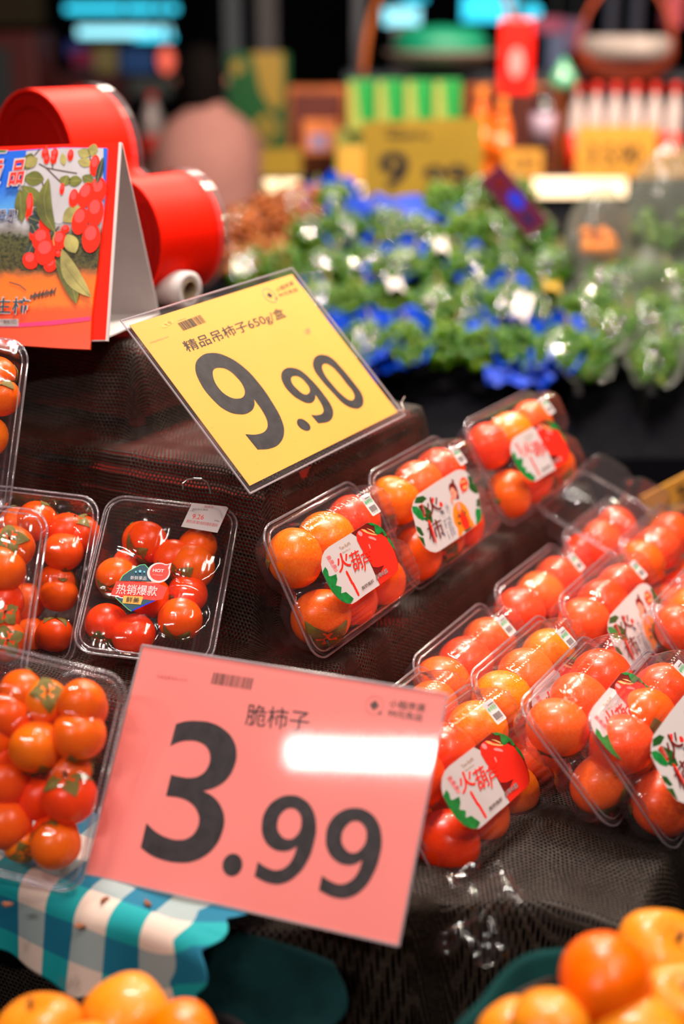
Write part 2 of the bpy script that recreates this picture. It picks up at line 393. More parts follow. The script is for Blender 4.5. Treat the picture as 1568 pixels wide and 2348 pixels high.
CM = [calyx_mesh(1, .93, i, .5) for i in range(3)]; CMY = calyx_mesh(1, .60, 9, .2)
def persimmon(c, r, axis, kind, label, group, calyx=True, sc=(1, 1, 1)):
    z = V(axis).normalized(); x = z.orthogonal().normalized()
    rot = Matrix.Rotation(rnd.uniform(0, 6.28), 3, z); x = rot @ x; y = z.cross(x)
    M = Matrix.Translation(c) @ Matrix((x, y, z)).transposed().to_4x4() @ Matrix.Diagonal((r*sc[0], r*sc[1], r*sc[2], 1))
    o = put('persimmon', FM[kind], None, M, label, 'persimmon', group)
    if calyx: put('calyx', CMY if kind.startswith('yel') else CM[rnd.randrange(3)], o)
    return o

# ================================================================ CLAMSHELL PACKS
PL, PH = .20, .15
def rr_dist(x, z, hx, hz, r):                            # distance inside a rounded rectangle
    qx = abs(x)-(hx-r); qz = abs(z)-(hz-r)
    return r-(hypot(max(qx, 0), max(qz, 0))+min(max(qx, qz), 0))
def lid_depth(x, z, D, ribs=True):
    hx = PL/2-.005; hz = PH/2-.005
    hx2 = hx-.013*math.exp(-(z/.010)**2)*1.0             # waist between the two rows
    d = rr_dist(x, z, hx2, hz, .026)
    if d <= 0: return 0
    k = min(1, d/.020); y = D*(1-(1-k)**2.4)**.55
    gr = .007*math.exp(-(z/.008)**2)*min(1, d/.03)*(1 if abs(x) > .045 else .3)
    y -= gr
    if ribs and k < 1.0 and z > 0: y += .0011*sin(x*2*pi/.0062)*sin(pi*k)
    if ribs and k < 1.0 and z <= 0: y += .0007*sin(x*2*pi/.0062)*sin(pi*k)
    if ribs and abs(x) > .03: y += .0009*sin(z*2*pi/.0085)*min(1, (abs(x)-.03)/.02)
    return max(0, y)
def shell_mesh(name, D, sgn, m, ribs, nx=110, nz=84):
    vs = []; fs = []
    for i in range(nx+1):
        for j in range(nz+1):
            # pack the columns near the rim where the wall climbs
            u = -1+2*i/nx; v = -1+2*j/nz
            x = (PL/2)*(u*.35+.65*sin(u*pi/2)); z = (PH/2)*(v*.35+.65*sin(v*pi/2))
            # pull the outer border in to a rounded outline
            q = rr_dist(x, z, PL/2, PH/2, .030)
            if q < 0: x *= 1+q/hypot(x, z); z *= 1+q/hypot(x, z)
            vs.append((x, sgn*lid_depth(x, z, D, ribs), z))
    for i in range(nx):
        for j in range(nz): a = i*(nz+1)+j; fs.append((a, a+1, a+nz+2, a+nz+1))
    me = bpy.data.meshes.new(name); me.from_pydata(vs, [], fs); me.materials.append(m)
    me.polygons.foreach_set('use_smooth', [True]*len(fs)); me.update(); return me
LID_D, TRAY_D = .046, .034
LID = shell_mesh('lid', LID_D, -1, M_LID, True); TRAY = shell_mesh('tray', TRAY_D, 1, M_TRAY, False, 50, 40)
def rr_loop(hx, hz, r, n=6):
    o = []
    for cx, cz, a0 in ((hx-r, hz-r, 0), (-hx+r, hz-r, pi/2), (-hx+r, -hz+r, pi), (hx-r, -hz+r, 3*pi/2)):
        o += [(cx+r*cos(a0+pi/2*k/n), cz+r*sin(a0+pi/2*k/n)) for k in range(n+1)]
    return o
def rim_mesh(name, hx, hz, r, w, y, m, rad=.0011):
    mb = MB(); mb.smooth = True; lp = rr_loop(hx, hz, r); lp = lp+[lp[0]]
    mb.tube([(p[0], y, p[1]) for p in lp], rad, m, 6)
    lq = rr_loop(hx-w, hz-w, r*.8)+[rr_loop(hx-w, hz-w, r*.8)[0]]
    mb.tube([(p[0], y-.0015, p[1]) for p in lq], rad*.7, m, 6)
    return mb.mesh(name)
RIM = rim_mesh('rim', PL/2, PH/2, .022, .006, .0, M_RIM, .0015)
PX = U
def pack_pose(px, py, z, tl, roll=0, yaw=0):
    x = Matrix.Rotation(R(yaw), 3, 'Z') @ PX; zz = tilt(x, tl)
    if roll: q = Matrix.Rotation(R(roll), 3, x.cross(zz)); x = q @ x; zz = q @ zz
    c = on_z(px, py, z)+x*(PL/2)-zz*(PH/2)
    return Pose(c, x, zz)
POSE_A = pack_pose(592, 1215, 1.115, 27)
POSE_B = pack_pose(836, 1088, 1.112, 26)
LY = -LID_D-.0012                                        # labels sit on the lid front
def tracer(pose, ox, oy, sc, y): return lambda zx, zy: pose.loc(ox+zx/sc, oy+zy/sc, y)
def vec(a, b): return (b[0]-a[0], b[1]-a[1])
def text3(mb, T, body, m, a, b, c, y, bold=0):
    """a lower-left, b lower-right, c upper-left, all measured on the printed face"""
    A, B, C = T(*a), T(*b), T(*c); mb.glyph(body, m, A, vec(A, B), vec(A, C), y, bold)
# ---- label one: white card with a ripe fruit photograph
def label_one():
    T = tracer(POSE_A, 720, 1160, 6.533, LY); P = lambda *p: [T(*q) for q in p]
    outline = P((555,415),(800,262),(900,280),(1000,335),(1100,450),(1160,545),(1215,670),(1265,850),(1265,960),(1225,1030),(985,1195),(770,1338),(620,1445),(560,1478),(480,1475),(400,1437),(350,1400),(260,1300),(180,1160),(110,1000),(93,880),(110,760),(150,680),(215,620))
    card = MB(); card.poly(outline, M_WHITE, 0)
    pr = MB(); e = .00018
    pr.poly(P((555,415),(800,262),(900,280),(1000,335),(1100,450),(1160,545),(1215,670),(1265,850),(1265,960),(1225,1030),(985,1195),(915,1040),(840,870),(745,660),(640,470)), M_PMAR, -e)
    pr.poly(P((632,430),(660,385),(720,352),(820,385),(930,442),(1000,432),(1080,480),(1140,560),(1205,690),(1256,850),(1258,960),(1225,1026),(985,1192),(930,1060),(1000,1000),(1050,900),(960,932),(880,925),(840,860),(700,640),(640,520)), M_PRED, -2*e)
    pr.poly(P((700,360),(740,395),(790,420),(870,445),(940,450),(930,432),(880,425),(800,400),(760,365)), M_PTAN, -3*e)
    pr.poly(P((780,345),(850,385),(915,425),(905,400),(850,365)), M_PTAN, -3*e)
    pr.poly(P((650,400),(680,385),(715,410),(725,450),(700,470),(660,440)), M_PPNK, -3*e)
    pr.poly(P((805,475),(840,465),(900,485),(935,515),(925,530),(880,515),(830,500)), M_PPNK, -3*e)
    pr.poly(P((810,590),(825,580),(845,640),(835,660)), M_PPNK, -3*e)
    for g in (((800,270),(860,262),(940,290),(905,305),(860,305)), ((905,310),(950,295),(1010,340),(1060,390),(1095,460),(1060,470),(1030,400),(1000,415),(970,440),(935,440),(912,380)), ((1100,470),(1160,540),(1195,610),(1220,680),(1170,620),(1110,530)),
              ((150,920),(190,980),(205,1060),(240,1062),(318,1030),(332,1110),(310,1200),(395,1225),(388,1318),(465,1300),(580,1400),(530,1470),(470,1470),(400,1434),(350,1398),(260,1298),(220,1235),(180,1158),(108,995))):
        pr.poly(P(*g), M_PGRN, -3*e)
    pr.poly(P((168,770),(210,748),(348,972),(308,1000)), M_PPNK, -e)
    for q in ((186,770,208,790), (228,835,250,855), (270,905,292,925)):
        pr.poly(P((q[0],q[1]),(q[0]+40,q[1]-22),(q[0]+62,q[1]+18),(q[0]+22,q[1]+40)), M_FAINTP, -2*e)
    for i in range(8):
        k = i/7; c = T(490+150*k+(8 if i > 3 else 0), 1020+300*k); pr.ell(c[0], c[1], .0021, .0032, M_PRED, -e, n=10)
    text3(pr, T, '火', M_PRED, (370,1018), (560,905), (290,770), -2*e, .02)
    text3(pr, T, '葫', M_PRED, (600,1010), (745,930), (500,730), -4*e, .006)
    text3(pr, T, '芦', M_PRED, (750,990), (905,905), (675,725), -4*e, .006)
    text3(pr, T, 'Tian RuMi', M_FAINT, (388,672), (545,582), (362,630), -2*e)
    text3(pr, T, 'Huo Hu Lu', M_FAINT, (425,720), (540,655), (412,695), -2*e)
    text3(pr, T, '有钱有柿', M_GREY, (715,1275), (900,1150), (690,1225), -4*e, .015)
    text3(pr, T, '柿得金喜', M_WHITE, (935,1125), (1108,1010), (905,1055), -5*e, .03)
    text3(pr, T, '柿得金喜', M_GREY, (935,1125), (1108,1010), (905,1055), -6*e, -.005)
    return card.mesh('label'), pr.mesh('print')
# ---- label two: white card with foliage and a woman holding a fruit
def label_two():
    T = tracer(POSE_B, 930, 1060, 7.84, LY); P = lambda *p: [T(*q) for q in p]; e = .00018
    outline = P((915,155),(1000,142),(1080,160),(1150,230),(1240,390),(1330,560),(1355,800),(1382,960),(1365,1060),(1270,1150),(1000,1340),(600,1600),(520,1632),(420,1610),(330,1550),(250,1430),(180,1250),(110,960),(85,850),(120,720),(200,590),(560,360))
    card = MB(); card.poly(outline, M_WHITE, 0); pr = MB()
    for g, m in ((((140,740),(170,640),(300,610),(370,660),(280,740)), M_PDGR), (((95,800),(180,800),(280,900),(330,1020),(290,1060),(200,1010),(110,900)), M_PGRN),
              (((205,800),(300,770),(440,880),(480,1100),(400,1090),(310,1040),(340,990)), M_PDGR), (((165,1150),(250,1190),(310,1320),(260,1330),(180,1240)), M_PDGR),
              (((185,1330),(300,1370),(335,1540),(260,1440)), M_PDGR), (((1120,250),(1190,280),(1230,390),(1280,430),(1325,570),(1260,570),(1200,530),(1150,470),(1150,360)), M_PDGR),
              (((1280,700),(1335,650),(1352,820),(1280,800),(1290,740)), M_PDGR), (((1270,850),(1356,840),(1378,960),(1360,1060),(1270,1148),(1280,1050),(1262,960)), M_PGRN),
              (((830,310),(870,330),(878,385),(920,450),(945,530),(968,640),(960,680),(915,675),(925,560),(900,530),(850,470),(810,500),(790,540),(775,450),(790,400),(835,375)), M_PMAR),
              (((930,720),(1000,720),(1080,790),(1140,890),(1170,1000),(1255,1150),(1180,1200),(1025,1260),(1020,1310),(950,1360),(930,1200),(870,1100),(845,960),(850,850),(880,770)), M_PORG),
              (((225,785),(280,755),(358,970),(315,1000)), M_PRED), (((1018,540),(1060,560),(1020,580)), M_PRED), (((600,730),(625,715),(660,750),(665,800),(635,812),(600,800)), M_PRED)):
        pr.poly(P(*g), m, -e)
    for g, m in ((((810,470),(855,465),(900,530),(930,560),(910,650),(880,680),(850,670),(815,600),(795,540)), M_PSKIN), (((800,640),(850,650),(860,790),(830,750),(805,700)), M_PSKIN), (((925,740),(970,735),(985,860),(950,890),(920,820)), M_PPNK)):
        pr.poly(P(*g), m, -2*e)
    pr.poly(P((810,562),(845,566),(844,572),(810,568)), M_PMAR, -3*e); pr.poly(P((858,560),(880,552),(880,558),(860,567)), M_PMAR, -3*e); pr.poly(P((845,625),(862,615),(858,645)), M_PRED, -3*e)
    pr.poly(P((930,880),(960,960),(1000,940),(1005,840),(1050,920),(960,1010),(940,980)), M_INK, -3*e)
    c = T(1055, 410); a = T(1055, 250); d = T(965, 400); pr.ell(c[0], c[1], abs(c[0]-d[0])*1.0+.0012, abs(a[1]-c[1])*.86, M_PRED, -2*e, rot=.25)
    for q in ((1010,370),(1060,350),(1050,470),(1090,450)):
        pr.poly(P((q[0]-18,q[1]-22),(q[0]+12,q[1]-34),(q[0]+24,q[1]+22),(q[0]-8,q[1]+34)), M_PTAN, -3*e)
    c = T(1060, 1070); pr.ell(c[0], c[1], .0088, .0118, M_PRED, -4*e)
    for g in (((885,950),(950,1040),(925,1030)), ((920,1080),(975,1090),(985,1130),(935,1120)), ((1050,880),(1075,890),(1080,960),(1050,960)), ((1000,970),(1040,960),(1035,1000)), ((1030,1255),(1100,1210),(1200,1130),(1150,1210),(1080,1258))):
        pr.poly(P(*g), M_PDGR, -5*e)
    text3(pr, T, '火', M_PMAR, (400,1010), (640,850), (300,720), -5*e, .01)
    pr.poly(P((450,640),(495,660),(470,760),(448,750)), M_PRED, -6*e)
    text3(pr, T, '柿', M_PMAR, (430,1480), (690,1330), (330,1130), -5*e, .0)
    pr.poly(P((370,1045),(412,1060),(532,1455),(518,1468)), M_PRED, -6*e)
    text3(pr, T, '火葫', M_PPNK, (300,960), (340,940), (255,800), -6*e)
    c = T(672, 1298); pr.ell(c[0], c[1], .0018, .0022, M_PNAV, -e); pr.poly(P((690,1300),(700,1340),(688,1378),(690,1330)), M_PNAV, -e)
    for cx, cy, s_ in ((650,915,'熟'), (748,850,'了')):
        c = T(cx, cy); pr.ring(c[0], c[1], .0042, .0066, .0003, M_INK, -e, rot=.2)
        text3(pr, T, s_, M_PNAV, (cx-12,cy+48), (cx+38,cy+18), (cx-38,cy-26), -2*e, .01)
    pr.line([T(595,965), T(715,1310)], .0003, M_INK, -e)
    for k, (x0, y0, x1, y1) in enumerate(((665,1050,785,1420), (693,1040,715,1200), (722,1020,840,1385), (750,1000,860,1330), (775,985,885,1310))):
        n = int(hypot(x1-x0, y1-y0)/17)
        for i in range(n):
            if rnd.random() < .14: continue
            u = i/n; x = x0+(x1-x0)*u; yy = y0+(y1-y0)*u; pr.poly(P((x,yy),(x+13,yy-6),(x+17,yy+5),(x+4,yy+11)), M_PNAV, -e)
    return card.mesh('label'), pr.mesh('print')
LAB1 = label_one(); LAB2 = label_two()
# ---- small shop sticker on the top edge
def barcode(mb, T4, m, y, n=40, seed=3):
    """T4(u,v) maps the unit square to the face"""
    q = random.Random(seed); x = 0
    while x < 1:
        w = q.choice((.008, .012, .02)); mb.poly([T4(x, 0), T4(min(1, x+w), 0), T4(min(1, x+w), 1), T4(x, 1)], m, y); x += w+q.choice((.008, .012, .022))
def sticker_meshes():
    W_, H_ = .019, .025; c = MB(); c.poly(rr_loop(W_/2, H_/2, .0018, 3), M_WHITE); p = MB(); e = .00018
    p.poly([(-.0075, .004), (-.0055, .0068), (-.0035, .004), (-.0055, .0008)], M_SGRN, -e)
    p.glyph('鲜果园', M_SGRN, (-.003, .0012), (.0105, .0), (0, .0056), -e, .006)
    p.glyph('IIIIIIII', M_GREY, (-.003, .0074), (.0105, .0), (0, .0014), -e, .02)
    barcode(p, lambda u, v: (-.0068+.0138*u, -.0085+.0068*v), M_GREY, -e)
    p.glyph('6 9312 403', M_GREY, (-.0060, -.0103), (.012, 0), (0, .0012), -e)
    return c.mesh('barcode_sticker'), p.mesh('print')
STK = sticker_meshes()
STP = POSE_A.loc(852, 1160, -LID_D)
print('sticker', STP, 'label', POSE_A.loc(825, 1295, LY))
def clam(pose, label_no, stick, descr, kinds, group, full=True):
    e = empty('fruit_pack', pose.M, descr, 'fruit pack', group)
    put('lid', LID, e); put('tray', TRAY, e); put('rim', RIM, e)
    if label_no:
        lm, pm = (LAB1, LAB2)[label_no-1]
        l = put('label', lm, e, Matrix.Translation((0, LY-.0006, 0))); put('print', pm, l)
    if stick:
        sx, sz = STP
        q = Matrix.Translation((sx, -LID_D+.004, sz)) @ Matrix.Rotation(R(-14), 4, 'X')
        l = put('barcode_sticker', STK[0], e, q @ Matrix.Translation((0, -.0045, 0))); put('print', STK[1], l)
    if not full: return e
    rows = ('upper', 'lower'); cols = ('left', 'middle', 'right'); n = 0
    for r in range(2):
        for c in range(3):
            k = kinds[n % len(kinds)]; n += 1; rad = .0320+rnd.uniform(-.0008, .0006)
            loc = V(((c-1)*.0635, -.001+rnd.uniform(-.001, .001), (.5-r)*.068-.003))
            ax = V((rnd.uniform(-.5, .5), rnd.uniform(.5, 1), rnd.uniform(-.9, .1)))
            if rnd.random() < .10: ax = V((rnd.uniform(-.7, .7), -.25, -.9))
            ax = pose.M.to_3x3() @ ax
            persimmon(pose.M @ loc, rad, ax, k, '%s-%s persimmon inside the %s' % (rows[r], cols[c], descr.split(' with ')[0]), 'persimmons in clamshell packs', sc=(1, 1, .93))
    return e
PACKS = [
 # tl corner px, z of the top edge, tilt, label, kinds, text, roll, yaw
 ((592,1215), 1.115, 27, 1, ['org','org','mix','org','red','red'], 'clear clamshell nearest the net corner on the middle step with red fruit label'),
 ((836,1088), 1.112, 26, 2, ['org','mix','mix','red','red','red'], 'clear clamshell second on the middle step with woman label'),
 ((1055,970), 1.115, 28, 1, ['mix','org','mix','org','red','red'], 'clear clamshell farthest on the middle step with red fruit label'),
 ((755,1690), .955, 32, 0, ['mix'], 'clear clamshell in back row mostly behind pink sign'),
 ((935,1516), .955, 32, 0, ['mix'], 'clear clamshell in back row right of pink sign corner'),
 ((1124,1352), .958, 32, 0, ['mix'], 'clear clamshell in back row second from far end'),
 ((1282,1227), .962, 32, 0, ['red','mix'], 'clear clamshell at far end of back row'),
 ((1067,1550), .965, 34, 1, ['org','mix'], 'clear clamshell in second row above the front fruit label'),
 ((1272,1377), .965, 34, 2, ['mix','red'], 'clear clamshell in second row with woman label'),
 ((1412,1243), .968, 34, 0, ['red','mix'], 'clear clamshell at far end of second row'),
 ((850,1722), .962, 34, 1, ['red','red','org'], 'clear clamshell beside pink sign with red fruit label'),
 ((1182,1618), .985, 43, 1, ['mix','mix','red'], 'clear clamshell in third row leaning with its label hidden'),
 ((1484,1396), .970, 38, 0, ['mix','org'], 'clear clamshell cut by right edge of picture'),
 ((1337,1653), .980, 39, 2, ['mix','red','red'], 'clear clamshell frontmost at right with woman label'),
]
for i, (tl, z, t_, lb, kinds, d) in enumerate(PACKS):
    yaw, roll = {2: (-5, 2), 10: (-3, -2), 11: (1, 0), 13: (0, 0)}.get(i, (rnd.uniform(-1, 1), 0))
    clam(pack_pose(tl[0], tl[1], z, t_, roll, yaw), lb, i not in (11, 3, 12, 6, 9), d, kinds, 'clamshell packs of persimmons')

clam(pack_pose(1225, 1165, .995, 66, 0, 4), 0, False, 'empty clear clamshell lying flat at far end of the middle step', None, 'clamshell packs of persimmons', False)

# ================================================================ FILM-WRAPPED TRAYS
def film_pack(pose, w_, h_, d_, fruits, descr, extras=None):
    """open clear tub (walls taper to the back) with stretch film across the front"""
    e = empty('wrapped_fruit_tray', pose.M, descr, 'fruit tray', 'film wrapped trays of persimmons')
    mb = MB(); mb.smooth = True; lv = [(0, 0), (.004, .0), (.006, .010), (.009, d_*.55), (.011, d_*.6), (.014, d_*.9), (.022, d_)]
    loops = []
    for ins, y in lv:
        lp = rr_loop(w_/2-ins, h_/2-ins, max(.012, .022-ins*.3), 6)
        loops.append([(p[0], y+(.0008*sin((p[0]+p[1])*700) if y > .01 else 0), p[1]) for p in lp])
    n = len(loops[0]); vs = [p for l in loops for p in l]
    fs = [(k*n+i, k*n+(i+1) % n, (k+1)*n+(i+1) % n, (k+1)*n+i) for k in range(len(lv)-1) for i in range(n)]
    fs.append(tuple((len(lv)-1)*n+i for i in range(n))); mb.add(vs, fs, M_TRAY)
    for k in range(-3, 4):                                # moulded ribs in the floor of the tub
        mb.tube([(k*w_*.1, d_-.002, -h_*.38), (k*w_*.1, d_-.002, h_*.38)], .0016, M_TRAY, 5)
    put('tub', mb.mesh('tub'), e)
    # film: follows the fruit a little, pulled tight to the rim
    nx, nz = 60, 80; vs = []; fs = []
    def fy(x, z):
        y = 0
        for fx, fz, fr, fd in fruits:
            q = 1-((x-fx)**2+(z-fz)**2)/(fr*1.25)**2
            if q > 0: y = min(y, min(0, (fd-fr))*q**.8*1.05-.0012*q)
        return y-.001+.0009*noise.noise(V((x*40+z*25, z*60, 3)))
    for i in range(nx+1):
        for j in range(nz+1):
            x = -w_/2+w_*i/nx; z = -h_/2+h_*j/nz; q = rr_dist(x, z, w_/2, h_/2, .022)
            if q < 0: x *= 1+q/hypot(x, z); z *= 1+q/hypot(x, z)
            ed = min(1, max(0, rr_dist(x, z, w_/2, h_/2, .022))/.012)
            vs.append((x, fy(x, z)*ed-.0008, z))
    for i in range(nx):
        for j in range(nz): a = i*(nz+1)+j; fs.append((a, a+1, a+nz+2, a+nz+1))
    me = bpy.data.meshes.new('film'); me.from_pydata(vs, [], fs); me.materials.append(M_FILM); me.polygons.foreach_set('use_smooth', [True]*len(fs)); me.update()
    put('film', me, e)
    put('rim', rim_mesh('rim', w_/2, h_/2, .022, .005, 0, M_RIM, .0013), e)
    if extras: extras(e)
    return e
def px_fruits(pose, lst):
    out = []
    for px, py, r, y in lst:
        x, z = pose.loc(px, py, y); out.append((x, z, r, y))
    return out
def fill(pose, w_, h_, d_, lst, descr, short, kinds, under=6, extras=None):
    fr = px_fruits(pose, [(a, b, r, y) for a, b, r, y, *q in lst])
    fr = [(min(w_/2-r-.003, max(-w_/2+r+.003, x)), min(h_/2-r-.003, max(-h_/2+r+.003, z)), r, y) for x, z, r, y in fr]
    e = film_pack(pose, w_, h_, d_, fr, descr, extras)
    R3 = pose.M.to_3x3(); words_ = ['topmost', 'second', 'third', 'fourth', 'fifth', 'sixth', 'seventh', 'eighth', 'ninth', 'tenth', 'eleventh', 'twelfth', 'thirteenth']
    order = sorted(range(len(fr)), key=lambda i: -fr[i][1])
    for i, (x, z, r, y) in enumerate(fr):
        ax = lst[i][4] if len(lst[i]) > 4 else (rnd.uniform(-.6, .6), .4, -.8)
        k = lst[i][5] if len(lst[i]) > 5 else kinds[i % len(kinds)]
        persimmon(pose.M @ V((x, y, z)), r, R3 @ V(ax), k, '%s persimmon from the top in the %s' % (words_[order.index(i)], short), 'persimmons in film wrapped trays')
    for i in range(under):                                # second layer showing between the fruit in front
        x = ((i % 2)-.5)*w_*.42; z = h_*(.30-.30*(i//2)); r = .0215
        persimmon(pose.M @ V((x, d_-r-.003, z)), r, R3 @ V((rnd.uniform(-1, 1), .3, rnd.uniform(-1, 1))), 'red', 'persimmon deep in the %s, %s %s' % (short, ('top', 'middle', 'low')[i//2], ('left', 'right')[i % 2]), 'bottom layer persimmons, '+short)
    return e
P_L1 = Pose((-.190, 1.367, 1.060), (.993, -.072, -.098), (.118, .763, .635))
P_L2 = Pose((-.336, 1.405, 1.048), (.986, -.147, -.073), (.129, .50, .85))
P_L3 = Pose(at(-75, 1365, 1.37), (.99, -.06, -.09), (.10, .50, .86))
P_LF = Pose(at(66, 1760, 1.255), (.968, -.187, -.166), (.187, .36, .91))
P_L4 = Pose(at(-105, 975, 1.44), (.985, -.12, -.08), (.11, .35, .93))
def stickers_l1(e):
    T0 = tracer(P_L1, 240, 1130, 5.227, -.0045); P = lambda *p: [T0(*q) for q in p]; ee = .0002; Y = -.0045
    c = MB(); c.poly(P((1050,120),(1460,165),(1480,185),(1350,480),(915,405)), M_WHITE, -.0045)
    l = put('price_sticker', c.mesh('price_sticker'), e)
    p = MB(); y = -.0047
    text3(p, T0, '9.26', M_PRED, (1042,312), (1180,322), (1060,255), y, .0)
    text3(p, T0, '脆柿子', M_FAINTP, (1190,178), (1300,190), (1198,150), y)
    text3(p, T0, '2023-10-16 08:56', M_GREY, (1045,205), (1235,215), (1048,185), y)
    text3(p, T0, '0.952', M_GREY, (1018,222), (1070,225), (1022,208), y)
    text3(p, T0, '9.9kg', M_GREY, (1310,345), (1370,352), (1316,326), y)
    A, B, C = T0(975,355), T0(1350,410), T0(990,320)
    barcode(p, lambda u, v: (A[0]+(B[0]-A[0])*u+(C[0]-A[0])*v, A[1]+(B[1]-A[1])*u+(C[1]-A[1])*v), M_FAINTP, y, seed=5)
    put('print', p.mesh('print'), l)
    c = MB(); Y = -.0125
    c.poly(P((190,1100),(225,1040),(300,985),(430,912),(480,905),(540,960),(565,1110)), M_TEALP, Y)
    c.poly(P((140,1300),(610,1330),(330,1462),(290,1440)), M_TEALP, Y)
    c.line([T0(190,1100), T0(225,1040), T0(300,985), T0(430,912), T0(490,905), T0(540,960)], .0008, M_SGRN, Y-ee)
    c.poly(P((80,1270),(150,1105),(640,1130),(760,1180),(700,1320),(600,1335)), M_PRED, Y-ee)
    c.line([T0(140,1300), T0(290,1440), T0(330,1462)], .0006, M_SGRN, Y-ee)
    c.line([T0(330,1460), T0(608,1335)], .0014, mat('blue_foil', (.03, .06, .8), .2, metal=.4), Y-2*ee)
    c.poly(P((235,1278),(472,1290),(440,1385),(222,1368)), mat('gold_foil', (.70, .36, .06), .35), Y-2*ee)
    q = T0(655, 1005); c.ell(q[0], q[1], .0118, .0118, M_WHITE, Y-3*ee, n=28); c.ell(q[0]+.0006, q[1]+.0006, .0098, .0098, M_PRED, Y-4*ee, n=28)
    c.poly(P((700,900),(760,905),(808,888),(790,960),(735,1010),(690,940)), M_WHITE, Y-3.5*ee); c.poly(P((712,915),(755,918),(785,905),(765,955),(730,985),(690,950)), M_PRED, Y-4.5*ee)
    l = put('promo_sticker', c.mesh('promo_sticker'), e); p = MB(); y = Y-6*ee
    text3(p, T0, '热销爆款', M_WHITE, (140,1262), (628,1290), (165,1140), y, .006)
    text3(p, T0, '新鲜果品', M_WHITE, (315,1092), (508,1100), (322,1045), y)
    text3(p, T0, '鲜美', M_INK, (262,1358), (418,1370), (275,1292), y, .004)
    text3(p, T0, 'HOT', M_WHITE, (583,1000), (715,1008), (590,960), y, .03)
    text3(p, T0, '好吃不贵就是美味', M_PPNK, (578,1040), (700,1050), (582,1024), y)
    for cx, cy, s_ in ((384, 998, 16), (434, 992, 24), (484, 998, 16)):
        p.poly([T0(cx+s_*(1 if k % 2 == 0 else .42)*sin(k*pi/5), cy-s_*(1 if k % 2 == 0 else .42)*cos(k*pi/5)) for k in range(10)], mat('cyan_foil', (.2, .6, .85), .3), y)
    put('print', p.mesh('print'), l)
fill(P_L1, .142, .186, .050, [(338,1243,.0225,.018,(-.5,-.1,-.9)), (400,1283,.0225,.022,(-.2,.2,-.9)), (440,1300,.0245,.020,(-.5,-.3,-.9)), (262,1325,.0225,.018,(0,-.2,-1)),
    (215,1428,.0225,.020,(-.1,.0,-1)), (306,1455,.0225,.016,(.3,.5,-.6)), (413,1420,.0235,.016,(0,.3,-1)), (345,1370,.022,.026,(0,1,0)), (290,1290,.015,.034,(0,1,0))],
    'film wrapped tray of red persimmons with 9.26 price sticker behind pink sign', 'tray with the 9.26 price sticker', ['red'], 4, stickers_l1)
fill(P_L2, .135, .185, .050, [(85,1195,.0225,.018,(.3,.3,.9)), (190,1225,.021,.030,(-.3,-.6,.7)), (145,1265,.022,.014,(0,.5,-.8)), (135,1362,.0205,.020,(0,-.2,1)), (125,1455,.0205,.018,(-.1,-.1,1)), (60,1380,.021,.030,(0,1,0)), (30,1260,.021,.030,(0,1,0)), (70,1460,.021,.028,(0,1,0))],
    'film wrapped tray of red persimmons second from the net corner', 'wrapped tray second from the net corner', ['red'], 4)
fill(P_L3, .135, .180, .050, [(30,1255,.0215,.022,(0,-1,.3)), (2,1305,.0240,.014,(0,1,0)), (-2,1415,.021,.020,(.4,-.7,.2)), (15,1470,.020,.020,(.3,-1,0)), (-80,1350,.022,.02), (-80,1450,.022,.02), (-90,1260,.022,.02)],
    'film wrapped tray of red persimmons cut by the left edge, middle step', 'middle step tray cut by the left edge', ['red'], 4)
fill(P_LF, .142, .195, .050, [(22,1640,.0215,.016,(.4,.3,1),'red'), (105,1608,.0205,.022,(.2,-.8,.6),'org'), (188,1612,.0215,.016,(0,1,0),'org'), (180,1685,.0245,.014,(.2,.2,-1),'org'), (82,1712,.0245,.012,(.5,.3,-1),'org'),
    (15,1790,.022,.020,(0,1,0),'red'), (95,1830,.021,.028,(0,1,0),'red'), (160,1828,.0245,.014,(-.2,-.5,.8),'red'), (128,1938,.0225,.014,(-.5,.2,.5),'org'), (15,1890,.023,.02,(0,1,0),'red'), (50,1935,.017,.026,(.5,-.7,-.3),'org'), (-60,1680,.023,.018,(0,1,0),'red'), (-60,1850,.023,.018,(0,1,0),'red')],
    'film wrapped tray of orange persimmons at left edge beside the pink sign', 'tray beside the pink sign', ['org', 'red'], 6)
fill(P_L4, .135, .185, .050, [(0,910,.021,.02,(0,-.6,1),'org'), (-30,1000,.022,.02,(0,1,0),'org'), (-80,940,.022,.02,(0,1,0),'red')],
    'film wrapped tray barely entering at the left edge below the tent card', 'tray barely entering at the left edge', ['red'], 2)

# ================================================================ PRICE SIGNS
def sign_card(pose, w_, h_, cardm, printer, descr, border=.008, name='price_sign'):
    e = empty(name, pose.M, descr, 'price sign')
    c = MB(); c.box(-w_/2, w_/2, 0, .0006, -h_/2, h_/2, cardm); put('card', c.mesh('card'), e)
    p = MB(); printer(p); put('print', p.mesh('print'), e)
    s = MB(); X = w_/2+border; Zz = h_/2+border
    s.poly([(-X, -Zz), (X, -Zz), (X, Zz), (-X, Zz)], M_SLEEVE, -.0022); put('sleeve_front', s.mesh('sleeve_front'), e)
    s = MB(); s.poly([(-X, -Zz), (X, -Zz), (X, Zz), (-X, Zz)], M_SLEEVE, .0016); put('sleeve_back', s.mesh('sleeve_back'), e)
    s = MB(); lp = [(-X, -Zz), (X, -Zz), (X, Zz), (-X, Zz), (-X, -Zz)]
    for a, b in zip(lp, lp[1:]): s.tube([(a[0], -.0004, a[1]), (b[0], -.0004, b[1])], .0011, M_SEDGE, 6)
    put('sleeve_seam', s.mesh('sleeve_seam'), e)
    return e
E3 = .0003
P_PINK = Pose((-.070, 1.105, .967), (.928, -.373, .015), (.208, .551, .808))
